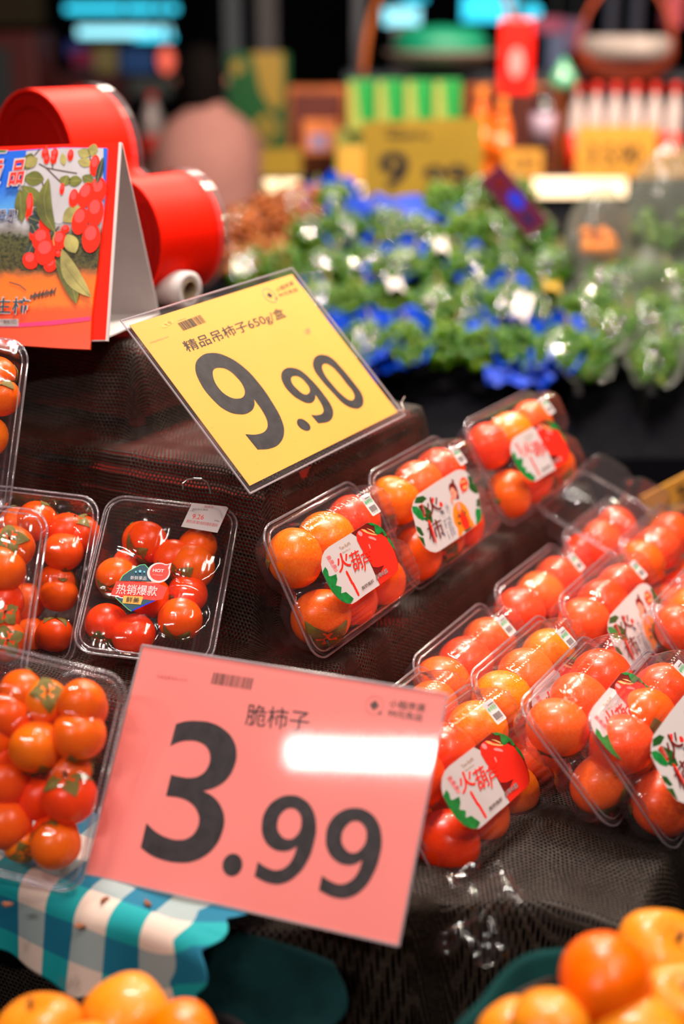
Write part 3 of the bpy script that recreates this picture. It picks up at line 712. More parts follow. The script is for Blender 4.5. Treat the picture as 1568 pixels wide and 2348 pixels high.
P_YEL = Pose((-.077, 1.545, 1.236), (.539, .841, .038), (-.599, .352, .719))
def print_pink(p):
    T = tracer(P_PINK, 300, 1640, 1568/300, -E3)
    def L(T, *q): return [(*T(x, y), 1) if k else T(x, y) for x, y, k in q]
    filled([L(T, (540,104,1),(640,76,0),(790,68,0),(960,90,0),(1110,165,0),(1220,285,0),(1266,440,0),(1240,610,0),(1150,765,0),(1020,860,0),(868,908,1),
              (985,975,0),(1075,1085,0),(1120,1240,0),(1092,1410,0),(1010,1570,0),(880,1690,0),(710,1758,0),(560,1764,0),(400,1738,0),(250,1680,0),(118,1586,1),
              (186,1292,1),(290,1390,0),(420,1462,0),(570,1495,0),(690,1470,0),(775,1390,0),(818,1260,0),(790,1140,0),(710,1045,0),(590,990,0),(420,966,1),
              (482,714,1),(590,738,0),(720,750,0),(840,715,0),(920,625,0),(950,500,0),(915,390,0),(830,325,0),(700,302,0),(570,322,0),(470,370,1))], M_INK, p, -E3)
    c = T(1217, 1793); d = T(1217, 1680); p.ell(c[0], c[1], .0093, .0096, M_INK, -E3, n=32)
    T = tracer(P_PINK, 560, 1800, 1568/340, -E3)
    filled([L(T, (500,108,0),(620,145,0),(715,245,0),(760,420,0),(735,620,0),(670,800,0),(560,950,0),(410,1040,0),(270,1040,0),(108,965,1),(143,812,1),(230,870,0),(335,902,0),(440,865,0),(515,770,0),(557,645,1),
              (490,685,0),(400,700,0),(290,665,0),(205,560,0),(185,430,0),(225,270,0),(340,150,0)), L(T, (490,243,0),(400,290,0),(350,400,0),(370,510,0),(468,575,0),(560,525,0),(605,400,0),(575,285,0))], M_INK, p, -E3)
    filled([L(T, (1175,242,0),(1300,275,0),(1400,370,0),(1453,560,0),(1432,750,0),(1370,930,0),(1265,1090,0),(1110,1190,0),(960,1190,0),(788,1112,1),(820,958,1),(920,1022,0),(1025,1050,0),(1130,1008,0),(1205,915,0),(1248,790,1),
              (1180,832,0),(1090,846,0),(975,805,0),(885,695,0),(862,560,0),(900,400,0),(1020,280,0)), L(T, (1170,378,0),(1080,430,0),(1028,545,0),(1052,655,0),(1148,720,0),(1245,665,0),(1293,540,0),(1262,425,0))], M_INK, p, -E3)
    T = tracer(P_PINK, 300, 1480, 1568/740, -E3)
    text3(p, T, '脆柿子', M_INK, (553,385), (860,425), (568,280), -E3)
    text3(p, T, '价格监督电话:12315', M_FAINTP, (125,158), (272,176), (128,140), -E3)
    text3(p, T, '小程序满', M_GREY, (1252,300), (1425,325), (1260,260), -E3, .01)
    text3(p, T, '99元免运', M_GREY, (1246,345), (1415,370), (1252,308), -E3, .01)
    A, B, C = T(388,185), T(583,215), T(402,130); barcode(p, lambda u, v: (A[0]+(B[0]-A[0])*u+(C[0]-A[0])*v, A[1]+(B[1]-A[1])*u+(C[1]-A[1])*v), M_GREY, -E3, seed=8)
    c = T(1183, 290); p.poly([(c[0], c[1]+.0045), (c[0]+.0045, c[1]), (c[0], c[1]-.0045), (c[0]-.0045, c[1])], M_GREY, -E3); p.ring(c[0], c[1], .0085, .0085, .0006, M_FAINTP, -E3); c = T(1210, 328); p.ell(c[0], c[1], .0014, .0014, M_GREY, -E3)
    for pts in (((1030,1835),(1060,1815),(1075,1800)),):
        pass
    T = tracer(P_PINK, 0, 0, 1, -E3)                      # creases and nicks in the card
    p.line([T(765,1738), T(775,1725), T(784,1712)], .0005, M_FAINTP, -E3); p.line([T(848,1802), T(880,1775), T(930,1765), T(990,1762)], .0005, M_FAINTP, -E3)
def print_yellow(p):
    T = tracer(P_YEL, 430, 780, 1568/420, -E3)
    def L(*q): return [(*T(x, y), 1) if k else T(x, y) for x, y, k in q]
    filled([L((215,108,0),(340,140,0),(480,230,0),(620,380,0),(730,540,0),(805,680,0),(827,780,0),(790,880,0),(710,925,0),(600,935,1),(495,805,1),(600,805,0),(670,770,0),(685,710,0),(650,620,0),(570,505,1),
              (572,560,0),(530,615,0),(450,633,0),(330,600,0),(210,500,0),(110,365,0),(66,235,0),(100,150,0)), L((270,235,0),(225,250,0),(218,305,0),(260,400,0),(340,475,0),(430,500,0),(485,470,0),(480,400,0),(420,315,0),(340,250,0))], M_INK, p, -E3)
    filled([L((890,235,0),(960,255,0),(1070,350,0),(1170,470,0),(1230,560,0),(1247,625,0),(1215,690,0),(1120,711,1),(1058,640,1),(1120,640,0),(1158,620,0),(1160,580,0),(1095,465,1),(1088,510,0),(1040,538,0),(960,510,0),(880,450,0),(815,360,0),(803,290,0),(835,245,0)),
            L((925,305,0),(890,318,0),(892,360,0),(940,420,0),(1000,463,0),(1040,450,0),(1045,415,0),(1010,360,0),(965,318,0))], M_INK, p, -E3)
    filled([L((1160,124,0),(1230,150,0),(1320,240,0),(1420,360,0),(1490,460,0),(1505,530,0),(1480,575,0),(1420,582,0),(1340,545,0),(1240,445,0),(1130,320,0),(1080,240,0),(1078,170,0),(1110,132,0)),
            L((1175,200,0),(1152,225,0),(1170,285,0),(1240,380,0),(1320,465,0),(1390,513,0),(1425,500,0),(1420,450,0),(1360,370,0),(1290,280,0),(1220,215,0))], M_INK, p, -E3)
    filled([L((960,672,0),(1010,690,0),(1050,735,0),(1040,770,0),(1000,770,0),(950,735,0),(936,695,0))], M_INK, p, -E3)
    T = tracer(P_YEL, 260, 600, 1568/460, -E3)
    text3(p, T, '精品吊柿子650g/盒', M_INK, (590,722), (1365,442), (530,626), -E3, .006)
    text3(p, T, '小程序满', M_INK, (1278,240), (1412,182), (1262,206), -E3)
    text3(p, T, '99元免运', M_INK, (1302,280), (1445,228), (1286,250), -E3)
    text3(p, T, '/盒', M_FAINT, (1490,575), (1545,555), (1478,530), -E3)
    text3(p, T, '价格监督电话:12315', M_FAINT, (290,640), (435,590), (281,628), -E3)
    text3(p, T, '11042242', M_FAINT, (505,466), (568,446), (500,456), -E3)
    A, B, C = T(548,540), T(727,472), T(500,480); barcode(p, lambda u, v: (A[0]+(B[0]-A[0])*u+(C[0]-A[0])*v, A[1]+(B[1]-A[1])*u+(C[1]-A[1])*v), M_INK, -E3, seed=11)
    c = T(1222, 262); p.poly([T(1200,262), T(1212,238), T(1243,262), T(1232,285)], M_INK, -E3); p.ring(c[0], c[1], .0105, .0105, .0012, M_FAINT, -E3); c = T(1274, 288); p.ell(c[0], c[1], .0016, .0016, M_INK, -E3)
    for sx, sy, r in ((425,480,.006), (400,500,.005), (450,470,.005)): c = T(sx, sy); p.ell(c[0], c[1], r, r*.5, mat('smudge', (.75, .38, .06), .6), -E3*.7)
    T = tracer(P_YEL, 0, 0, 1, -E3)
    for sx, sy in ((718,1010),(590,1063),(486,980),(640,960),(655,955),(677,1012)): c = T(sx, sy); p.ell(c[0], c[1], .0006, .0005, M_FAINT, -E3, n=8)
sign_card(P_PINK, .297, .21, M_PINK, print_pink, 'pink price sign 3.99 leaning among the persimmon packs', .0012)
# left spine of the pink sleeve stands a little off the card
g = sign_card(P_YEL, .297, .21, M_YELLOW, print_yellow, 'yellow price sign 9.90 leaning on the net covered step', .0075)
b = MB(); b.tube([P_YEL.M @ V((.146, .004, -.100)), P_YEL.M @ V((.153, -.006, -.108)), P_YEL.M @ V((.160, -.004, -.098)), P_YEL.M @ V((.166, -.010, -.094))], .0009, mat('steel_wire', (.5, .45, .42), .25, metal=1), 6)
b.box(0, 0, 0, 0, 0, 0, M_STEM) if False else None
put('wire_clip', b.mesh('wire_clip'), None, None, 'small bent wire clip at the lower right corner of the yellow sign', 'clip')
q = [(420,1122), (419,1108), (428,1100), (445,1097), (462,1098), (474,1104), (480,1118), (483,1132)]
b = MB(); b.tube([at(x, y, 1.47) for x, y in q], .0009, MATS['steel_wire'], 6)
put('wire_loop', b.mesh('wire_loop'), None, None, 'thin steel wire loop sticking out of the net above the tray', 'wire')

# ================================================================ TENT CARD AND PRINTED POUCH
P_CARD = Pose((-.373, 1.626, 1.366), (.987, -.153, .047), (.034, .49, .871))
cw, ch = .24, .235
M_RCARD = mat('red_card_print', (1, .012, .0), .5, .15, var=.1, vs=12)
M_WCARD = mat('white_board', (.62, .56, .55), .6, var=.08, vs=20)
e = empty('tent_card', P_CARD.M, 'white folding tent card with red printed front beside the heart box', 'display card')
b = MB(); b.box(-cw/2, cw/2, 0, .0025, -ch/2, ch/2, M_WCARD); put('front_board', b.mesh('front_board'), e)
b = MB(); b.rect(-cw/2, -ch/2+.0015, cw/2-.003, ch/2, M_RCARD, -.0006); l = put('red_print', b.mesh('red_print'), e)
inv = P_CARD.M.inverted()
top_r = inv @ (P_CARD.M @ V((cw/2, .001, ch/2)))
fb = inv @ on_z(366, 726, 1.262)                          # foot of the back board
b = MB(); k0 = V((cw/2, .002, ch/2)); k1 = V((fb.x, fb.y, fb.z)); 
bk = [(cw/2, .002, ch/2), (k1.x, k1.y, k1.z), (k1.x-cw, k1.y, k1.z), (-cw/2, .002, ch/2)]
off = V((0, .0025, .0008))
b.add([V(p) for p in bk]+[V(p)+off for p in bk], [(0, 1, 2, 3), (7, 6, 5, 4), (0, 4, 5, 1), (1, 5, 6, 2), (2, 6, 7, 3), (3, 7, 4, 0)], M_WCARD)
put('back_board', b.mesh('back_board'), e)
b = MB(); ft = [(cw/2, .001, -ch/2+.006), (k1.x, k1.y, k1.z+.004), (k1.x-cw, k1.y, k1.z+.004), (-cw/2, .001, -ch/2+.006)]
off = V((0, .0, -.002)); b.add([V(p) for p in ft]+[V(p)+off for p in ft], [(0, 1, 2, 3), (7, 6, 5, 4), (0, 4, 5, 1), (1, 5, 6, 2), (2, 6, 7, 3), (3, 7, 4, 0)], M_WCARD)
put('floor_flap', b.mesh('floor_flap'), e)
b = MB(); b.rect(cw/2-.046, -ch/2+.018, cw/2-.026, ch/2-.045, M_WHITE, -.0012); b.rect(cw/2-.046, -ch/2+.040, cw/2-.034, -ch/2+.0415, M_INK, -.0014)
put('paper_slip', b.mesh('paper_slip'), e)
# the pouch: flat printed bag leaning on the card
def pouch_mat():
    m, t, bs, o = nt('pouch_print'); tc = node(t, 'ShaderNodeTexCoord'); sp = node(t, 'ShaderNodeSeparateXYZ'); t.links.new(tc.outputs['Object'], sp.inputs[0])
    nz = tex_noise(t, 60, 5, rough=.7); a = node(t, 'ShaderNodeMath', operation='MULTIPLY_ADD'); a.inputs[1].default_value = .022; t.links.new(nz, a.inputs[0]); t.links.new(sp.outputs[2], a.inputs[2])
    mr = node(t, 'ShaderNodeMapRange'); mr.inputs[1].default_value = -.105; mr.inputs[2].default_value = .128; t.links.new(a.outputs[0], mr.inputs[0])
    c = ramp(t, mr.outputs[0], [(.0, (.90, .06, .004)), (.14, (.92, .08, .004)), (.18, (.95, .18, .01)), (.30, (.90, .17, .01)), (.335, (.30, .10, .03)), (.36, (.10, .08, .02)), (.52, (.10, .10, .035)), (.56, (.33, .30, .30)), (.60, (.55, .56, .62)), (.66, (.10, .35, .75)), (.80, (.015, .13, .70)), (1, (.02, .14, .72))])
    sp2 = tex_noise(t, 180, 4, rough=.8); mk = node(t, 'ShaderNodeMapRange'); mk.inputs[1].default_value = .45; mk.inputs[2].default_value = .6; t.links.new(sp2, mk.inputs[0])
    dk = node(t, 'ShaderNodeMix', data_type='RGBA'); dk.inputs['B'].default_value = (.015, .02, .012, 1)
    bz = node(t, 'ShaderNodeMath', operation='COMPARE'); bz.inputs[1].default_value = .44; bz.inputs[2].default_value = .095; t.links.new(mr.outputs[0], bz.inputs[0])
    mm = node(t, 'ShaderNodeMath', operation='MULTIPLY'); t.links.new(bz.outputs[0], mm.inputs[0]); t.links.new(mk.outputs[0], mm.inputs[1])
    t.links.new(mm.outputs[0], dk.inputs['Factor']); t.links.new(c, dk.inputs['A']); t.links.new(dk.outputs['Result'], bs.inputs['Base Color'])
    bs.inputs['Roughness'].default_value = .28; bs.inputs['Coat Weight'].default_value = .12; bs.inputs['Coat Roughness'].default_value = .2
    return m
M_POUCH = pouch_mat(); PY = -.006
T = tracer(P_CARD, 0, 320, 1568/380, PY); P = lambda *p: [T(*q) for q in p]
e = empty('printed_pouch', P_CARD.M, 'printed plastic fruit pouch with persimmon tree photograph on the tent card', 'pouch')
ol = P((-700,160),(590,74),(1012,80),(1000,300),(985,560),(950,900),(915,1250),(880,1500),(862,1700),(850,1985),(600,1975),(300,1955),(0,1935),(-700,1930))
b = MB(); n = len(ol); b.add([(x, PY, z) for x, z in ol]+[(x, PY+.004, z) for x, z in ol], [tuple(range(n)), tuple(range(n, 2*n))[::-1]]+[(i, i+n, (i+1) % n+n, (i+1) % n) for i in range(n)], M_POUCH)
bag = put('bag', b.mesh('bag'), e)
M_SKYW = mat('cloud_print', (.50, .47, .50), .45, var=.1, vs=30)
b = MB(); y = PY-.0003; d = .00025
b.poly(P((250,110),(590,80),(980,84),(975,430),(760,700),(560,800),(420,760),(250,640),(170,470),(230,300)), M_SKYW, y)
def leaf(p0, p1, w1, m, k, bend=0):
    a = V(T(*p0)); c = V(T(*p1)); ax = c-a; L_ = ax.length; ax.normalize(); nn = V((-ax.y, ax.x)); w1 = w1/1568*.19
    pt = lambda u, s: tuple(a+ax*L_*u+nn*(s*w1*sin(pi*u)**.8+bend*w1*sin(pi*u)))
    us = [i/9 for i in range(10)]; b.poly([pt(u, 1) for u in us]+[pt(u, -1) for u in us[::-1][1:-1]], m, y-d*k)
    b.line([pt(u, 0) for u in us[::3]], .0004, M_LEAF2, y-d*k-.0001)
def fr_(x, z, rx, rz, k, m=None, rot=0):
    c = T(x, z); q = .19/1568*1.18; b.ell(c[0], c[1], rx*q, rz*q, m or M_FRUITP, y-d*k, rot=rot); b.ell(c[0]-.1*rx*q, c[1]+.35*rz*q, rx*q*.62, rz*q*.5, M_FRUITPK, y-d*k-.0001, rot=rot)
for pts in (((370,230),(440,270),(520,350),(570,400)), ((440,270),(600,300),(730,322)), ((490,110),(500,280)), ((400,400),(420,480),(430,590)), ((440,60),(470,180)), ((380,90),(330,150)), ((850,150),(870,300),(830,420)), ((560,820),(500,900))): b.line([T(*p) for p in pts], .0016, M_TWIG, y-d)
leaf((300,130),(250,290),75, M_LEAF, 2); leaf((360,180),(230,250),60, M_LEAF2, 3); leaf((230,360),(420,380),75, M_LEAF, 2); leaf((215,440),(400,640),75, M_LEAF, 2); leaf((190,470),(210,790),60, M_LEAF, 3)
leaf((640,340),(600,440),60, M_LEAF, 2); leaf((640,400),(780,390),55, M_LEAF, 2); leaf((740,110),(860,150),50, M_LEAF2, 2); leaf((830,90),(930,110),60, M_LEAF2, 2); leaf((740,200),(870,240),45, M_LEAF2, 2); leaf((780,350),(890,400),45, M_LEAF, 3)
leaf((590,130),(610,250),30, M_LEAF2, 2); leaf((770,640),(600,780),80, M_LEAF2, 3); leaf((900,120),(900,300),35, M_LEAF2, 2)
for f in ((430,130,30,45),(445,190,25,40),(520,140,30,50),(510,190,28,40),(670,150,26,50),(590,470,20,50),(280,640,30,120),(390,640,25,35),(700,560,40,80),(330,900,45,60),(620,850,35,35),(555,1080,25,30)): fr_(*f, 3, None)
fr_(900,250,42,90,4); fr_(930,480,70,110,3); fr_(815,530,64,108,4,rot=-.2); fr_(905,690,70,120,5); fr_(762,775,68,115,6,rot=-.1); fr_(868,940,76,120,7); fr_(440,790,58,90,4)
fr_(395,950,75,95,5); fr_(565,960,60,80,5); fr_(435,1070,88,110,7); fr_(480,1190,55,60,6); fr_(290,1150,60,75,4,rot=.6)
leaf((265,740),(380,780),50, M_LEAFD, 4); leaf((300,800),(350,900),45, M_LEAFD, 4); leaf((320,650),(400,740),40, M_LEAFD, 4); leaf((245,1130),(330,960),40, M_LEAFD, 3)
leaf((980,170),(920,420),34, M_LEAFD, 6); leaf((465,370),(530,890),78, M_LEAF, 8, -1); leaf((640,900),(720,1080),70, M_LEAF2, 6); leaf((590,1040),(870,1500),80, M_LEAF2, 8, -.6); leaf((530,1150),(730,1560),75, M_LEAF, 7, .5); leaf((620,1180),(860,1480),30, M_LEAF2, 9, .5)
b.line([T(530,880), T(510,950), T(520,1010)], .0012, M_LEAF2, y-d*9)
b.poly(P((-700,1720),(0,1735),(180,1740),(500,1715),(860,1675),(858,1712),(500,1755),(180,1775),(-700,1780)), M_MAG, y-d)
b.poly(P((-60,1700),(178,1700),(178,1768),(-60,1768)), mat('grey_tag_print', (.42, .36, .36), .4), y-2*d)
for x0 in (285, 330, 365, 395, 445, 480):                 # caravan on the dune
    z0 = 1500-(x0-285)*.22; b.poly(P((x0,z0-18),(x0+14,z0-36),(x0+26,z0-22),(x0+38,z0-38),(x0+50,z0-60),(x0+56,z0-54),(x0+44,z0-10),(x0+42,z0+22),(x0+36,z0+22),(x0+34,z0-2),(x0+12,z0),(x0+8,z0+24),(x0+3,z0+24)), M_TWIG, y-3*d)
b.line([T(90,1350), T(190,1380), T(250,1430)], .0012, M_TWIG, y-3*d)
art = put('print', b.mesh('print'), bag)
b = MB(); y2 = y-14*d
text3(b, T, '品', M_WHITE, (72,462), (232,446), (122,196), y2+d, .045); text3(b, T, '品', M_PRED, (88,448), (220,432), (135,212), y2, .02)
text3(b, T, '贡', M_WHITE, (-150,470), (14,455), (-100,206), y2+d, .045); text3(b, T, '贡', M_PRED, (-140,456), (2,440), (-90,220), y2, .02)
text3(b, T, '生柿', M_SKYW, (-55,1662), (292,1668), (-42,1494), y2+d, .012); text3(b, T, '生柿', M_TEALP, (-42,1652), (280,1658), (-30,1506), y2, .008)
text3(b, T, '蜜', M_WHITE, (-36,1758), (20,1758), (-36,1705), y2); text3(b, T, '美味可口', M_GREY, (42,1757), (168,1757), (42,1712), y2)
text3(b, T, '香果!', M_SKYW, (-16,780), (170,775), (0,666), y2+d, .04); text3(b, T, '香果!', M_PNAV, (-10,770), (165,765), (4,676), y2)
b.line([T(-10,770), T(80,775), T(130,800)], .0008, M_PNAV, y2)
b.poly(P((-40,110),(90,112),(70,145),(-40,150)), M_SKYW, y2+d); b.poly(P((-40,112),(80,115),(60,130),(-40,135)), M_PGRN, y2)
put('lettering', b.mesh('lettering'), bag)

# ================================================================ HEART BOX
HD = 1.90; hx = V((.83, .45, 0)).normalized()             # face runs right and away; box body goes the other way
hn = V((.72, -.69, 0)).normalized()
hex_ = V((.68, .73, 0)).normalized()                      # depth of the box: right and away
hf = Z.cross(hex_) ; fx = V((hex_.y, -hex_.x, 0))         # face horizontal axis, to the right and toward the camera
c1 = at(76, 366, HD); c2 = at(283, 547, HD)
px_m = HD/F_PX
fxx = V((1, 0, 0)).dot(fx)
r1 = 156*px_m; r2 = 130*px_m
def flocal(px, py):
    d_ = at(px, py, 1)-CAM; k = (c1-CAM).dot(hex_)/d_.dot(hex_); p = CAM+d_*k-c1; return V((p.dot(fx), p.z))
A = flocal(76, 366); Bq = flocal(283, 547)
mid = (A+Bq)/2; dv = (Bq-A).normalized(); pn = V((-dv.y, dv.x))
if pn.x > 0 or pn.y > 0: pn = -pn
tipv = mid+pn*((Bq-A).length*1.12)
def heart(off=0):
    pts = []
    ang = lambda c, p: math.atan2(p.y-c.y, p.x-c.x)
    ra, rb = r1+off, r2+off; tp = tipv+pn*off
    notch = mid-pn*.004
    def tangent(c, r, side):
        dd = tp-c; L_ = dd.length; a = math.acos(r/L_); base = math.atan2(dd.y, dd.x); return base+side*a
    a_end = tangent(A, ra, 1); b_start = tangent(Bq, rb, -1)
    an = ang(A, notch+(-pn)*.03); bn = ang(Bq, notch+(-pn)*.03)
    def arc(c, r, a0, a1, n):
        return [V((c.x+r*cos(a0+(a1-a0)*i/n), c.y+r*sin(a0+(a1-a0)*i/n))) for i in range(n+1)]
    # lobe A: from the notch over the top to its tangent toward the tip
    while a_end < an: a_end += 2*pi
    while b_start > bn: b_start -= 2*pi
    pa = arc(A, ra, an, a_end if a_end-an > pi*.6 else a_end, 34)
    pb = arc(Bq, rb, b_start, bn, 34)
    return pa+[tp]+pb
def hextrude(mb, lp0, y0, lp1, y1, m):
    n = len(lp0); vs = [(p.x, y0, p.y) for p in lp0]+[(p.x, y1, p.y) for p in lp1]; mb.add(vs, [(i, (i+1) % n, n+(i+1) % n, n+i) for i in range(n)], m)
M_COV = plastic('clear_cover', (.95, .93, .93), .8, .05, rough=.15)
M_HRED = mat('red_gloss_carton', (1, .010, .0), .55, .12)
M_HDRK = mat('dark_red_lining', (.36, .003, .001), .6, .1)
MH = Matrix.Translation(c1) @ Matrix((fx, hex_, Z)).transposed().to_4x4()
e = empty('heart_box', MH, 'large glossy red heart shaped gift box standing on edge behind the tent card', 'gift box')
L0, L1_, L2 = heart(0), heart(-.003), heart(-.022); b = MB(); b.smooth = True; dp = .104
hextrude(b, L0, 0, L0, dp, M_HRED); hextrude(b, L1_, .0, L0, 0, M_HRED); put('side_wall', b.mesh('side_wall'), e)
b = MB(); hextrude(b, L1_, 0, L1_, .004, M_HDRK); b.poly([(p.x, p.y) for p in L1_], M_HDRK, .004); put('face_panel', b.mesh('face_panel'), e)
b = MB(); b.tube([(p.x, .003, p.y) for p in L2+[L2[0]]], .0016, M_HDRK, 6); put('embossed_line', b.mesh('embossed_line'), e)
b = MB(); b.poly([(p.x, p.y) for p in L0], M_HDRK, dp); put('back_panel', b.mesh('back_panel'), e)
b = MB(); O = heart(.006); hextrude(b, O, dp-.014, O, dp+.006, M_COV); b.poly([(p.x, p.y) for p in O], M_COV, dp+.007)
put('clear_cover', b.mesh('clear_cover'), e)
# ribbon roll beside it
Mr = Matrix.Translation(on_z(405, 712, 1.258)+V((0, .02, .024))) @ Matrix.Rotation(R(90), 4, 'Y') @ Matrix.Rotation(R(35), 4, 'X')
e = empty('label_roll', Mr, 'small white paper label roll lying behind the yellow sign', 'roll')
b = MB(); b.smooth = True; b.lathe([(.013, -.02), (.024, -.02), (.024, .02), (.013, .02), (.013, -.02)], M_WCARD, 28); put('paper', b.mesh('paper'), e)
b = MB(); b.smooth = True; b.lathe([(.0115, -.021), (.013, -.021), (.013, .021), (.0115, .021), (.0115, -.021)], mat('core_board', (.25, .18, .10), .7), 24); put('core', b.mesh('core'), e)

# ================================================================ CLOTHS AND FRONT FRUIT
def gingham():
    m, t, bs, o = nt('teal_gingham'); L = t.links; uv = node(t, 'ShaderNodeUVMap'); sx = node(t, 'ShaderNodeSeparateXYZ'); L.new(uv.outputs[0], sx.inputs[0])
    def stripe(out, off):
        a = node(t, 'ShaderNodeMath', operation='MULTIPLY_ADD'); a.inputs[1].default_value = 1/.068; a.inputs[2].default_value = off; L.new(out, a.inputs[0])
        f = node(t, 'ShaderNodeMath', operation='FRACT'); L.new(a.outputs[0], f.inputs[0]); g = node(t, 'ShaderNodeMath', operation='LESS_THAN'); g.inputs[1].default_value = .5; L.new(f.outputs[0], g.inputs[0]); return g.outputs[0]
    a = stripe(sx.outputs[0], .30); c = stripe(sx.outputs[1], .02)
    s1 = node(t, 'ShaderNodeMath', operation='MULTIPLY_ADD'); L.new(a, s1.inputs[0]); s1.inputs[1].default_value = .56; s2 = node(t, 'ShaderNodeMath', operation='MULTIPLY'); L.new(c, s2.inputs[0]); s2.inputs[1].default_value = .3; L.new(s2.outputs[0], s1.inputs[2])
    cc = ramp(t, s1.outputs[0], [(.0, (.80, .62, .52)), (.25, (.34, .42, .42)), (.5, (.0, .34, .37)), (.8, (.0, .16, .27))], 'CONSTANT')
    st = tex_noise(t, 16, 5, rough=.7); k = node(t, 'ShaderNodeMapRange'); k.inputs[1].default_value = .60; k.inputs[2].default_value = .72; L.new(st, k.inputs[0])
    mx = node(t, 'ShaderNodeMix', data_type='RGBA'); mx.inputs['B'].default_value = (.20, .12, .08, 1); kk = node(t, 'ShaderNodeMath', operation='MULTIPLY'); kk.inputs[1].default_value = .5; L.new(k.outputs[0], kk.inputs[0])
    L.new(kk.outputs[0], mx.inputs['Factor']); L.new(cc, mx.inputs['A']); L.new(mx.outputs['Result'], bs.inputs['Base Color']); bs.inputs['Roughness'].default_value = .75
    bump(t, bs, tex_noise(t, 900, 1), .15, .0005); return m
M_GING = gingham()
def ging_h(s, t): return height(s, t, .005+.002*sin(t*60+s*20))
def cloth(name, s0, s1, t0, t1, ns, nn, fn, m, **kw):
    P_ = [[fn(s0+(s1-s0)*i/ns, t0+(t1-t0)*j/nn) for j in range(nn+1)] for i in range(ns+1)]
    uu = [[0]*(nn+1) for _ in P_]; vv = [[0]*(nn+1) for _ in P_]
    for i in range(ns+1):
        for j in range(nn+1):
            if i: vv[i][j] = vv[i-1][j]+(P_[i][j]-P_[i-1][j]).length
            uu[i][j] = (t1-t0)*j/nn
    fs = [(i*(nn+1)+j, i*(nn+1)+j+1, (i+1)*(nn+1)+j+1, (i+1)*(nn+1)+j) for i in range(ns) for j in range(nn)]
    me = bpy.data.meshes.new(name); me.from_pydata([tuple(p) for r in P_ for p in r], [], fs); me.materials.append(m); me.polygons.foreach_set('use_smooth', [True]*len(fs))
    ul = me.uv_layers.new(name='UVMap'); dd = []
    for l in me.loops: i, j = divmod(l.vertex_index, nn+1); dd += [uu[i][j], vv[i][j]]
    ul.data.foreach_set('uv', dd); me.update(); o = put(name, me, None, **kw); md = o.modifiers.new('solid', 'SOLIDIFY'); md.thickness = .001; return o
def ging(a, t):
    """a runs down the cloth: flat top, rolled edge, hanging face"""
    edge = -.603+.013*abs(sin(a*80))+.10*max(0, .06-a)    # scalloped right hem
    if t > -.66: t = -.66+(t+.66)*(edge+.66)/.06
    top = .10; r_ = .022
    if a < top: s = .925-a; z = .877+.002*sin(t*50)+.10*max(0, .03-a)
    elif a < top+r_*1.4: k = (a-top)/r_; s = .825-r_*sin(k); z = .877-r_*(1-cos(k))
    else: k = a-top-r_*1.4; s = .825-r_*sin(1.4)-k*.17; z = .877-r_*(1-cos(1.4))-k*.985
    hang = max(0, a-top); s += .010*sin(t*38+1)*min(1, hang*9)+.004*sin(t*90)*min(1, hang*6)
    return W(s, t, z)
cloth('gingham_cloth', 0, .195, -.95, -.60, 70, 110, ging, M_GING, label='teal and white gingham cloth hanging over the front edge below the pink sign', cat='cloth')
for i, (x, y, z_) in enumerate([(15,2072,.876),(240,2062,.879),(338,2070,.879),(180,2122,.862)]):
    b = MB(); q = random.Random(i); pts = [(.0055*cos(a)*q.uniform(.5, 1.2), .003*sin(a)*q.uniform(.5, 1.2), .0012*q.random()) for a in [k*pi/4 for k in range(8)]]
    b.add([V(p) for p in pts]+[V((p[0], p[1], -.001)) for p in pts], [tuple(range(8)), tuple(range(8, 16))[::-1]]+[(i_, i_+8, (i_+1) % 8+8, (i_+1) % 8) for i_ in range(8)], mat('dry_leaf', (.25, .08, .03), .8))
    put('leaf_scrap', b.mesh('leaf_scrap'), None, Matrix.Translation(on_z(x, y, z_)) @ Matrix.Rotation(i, 4, 'Z'), ('brown dry leaf scrap nearest the left edge on the gingham', 'brown dry leaf scrap below the left corner of the pink sign', 'brown dry leaf scrap on teal check below the pink sign', 'brown dry leaf scrap on the fold of the gingham')[i], 'leaf', 'dry scraps on the gingham')
M_DTEAL = mat('dark_teal_fabric', (.002, .020, .022), .9, .1, var=.3, vs=30, bmp=.2, bs=500)
M_TEALF = mat('teal_basket_lining', (.002, .030, .030), .9, .1, var=.3, vs=20, bmp=.2, bs=400)
def scallop(a, t):
    k = (t+.70)/.21                                        # 0 left .. 1 right edge
    tr = -.51+.045*a+.017*abs(sin(a*10.5))                # scalloped right hem
    e_ = .125+.016*abs(sin(t*44)); u = a*e_
    s_ = .868-u*.80; z = .852-u*.95+.010*sin(t*50+a*3)*min(1, a*2)+.006*sin(t*21+a*9)
    return W(s_, -.70+(tr+.70)*k, z)
cloth('scalloped_cloth', 0, 1, -.70, -.49, 30, 70, scallop, M_DTEAL, label='dark teal scalloped cloth hanging beside the gingham in shadow', cat='cloth')

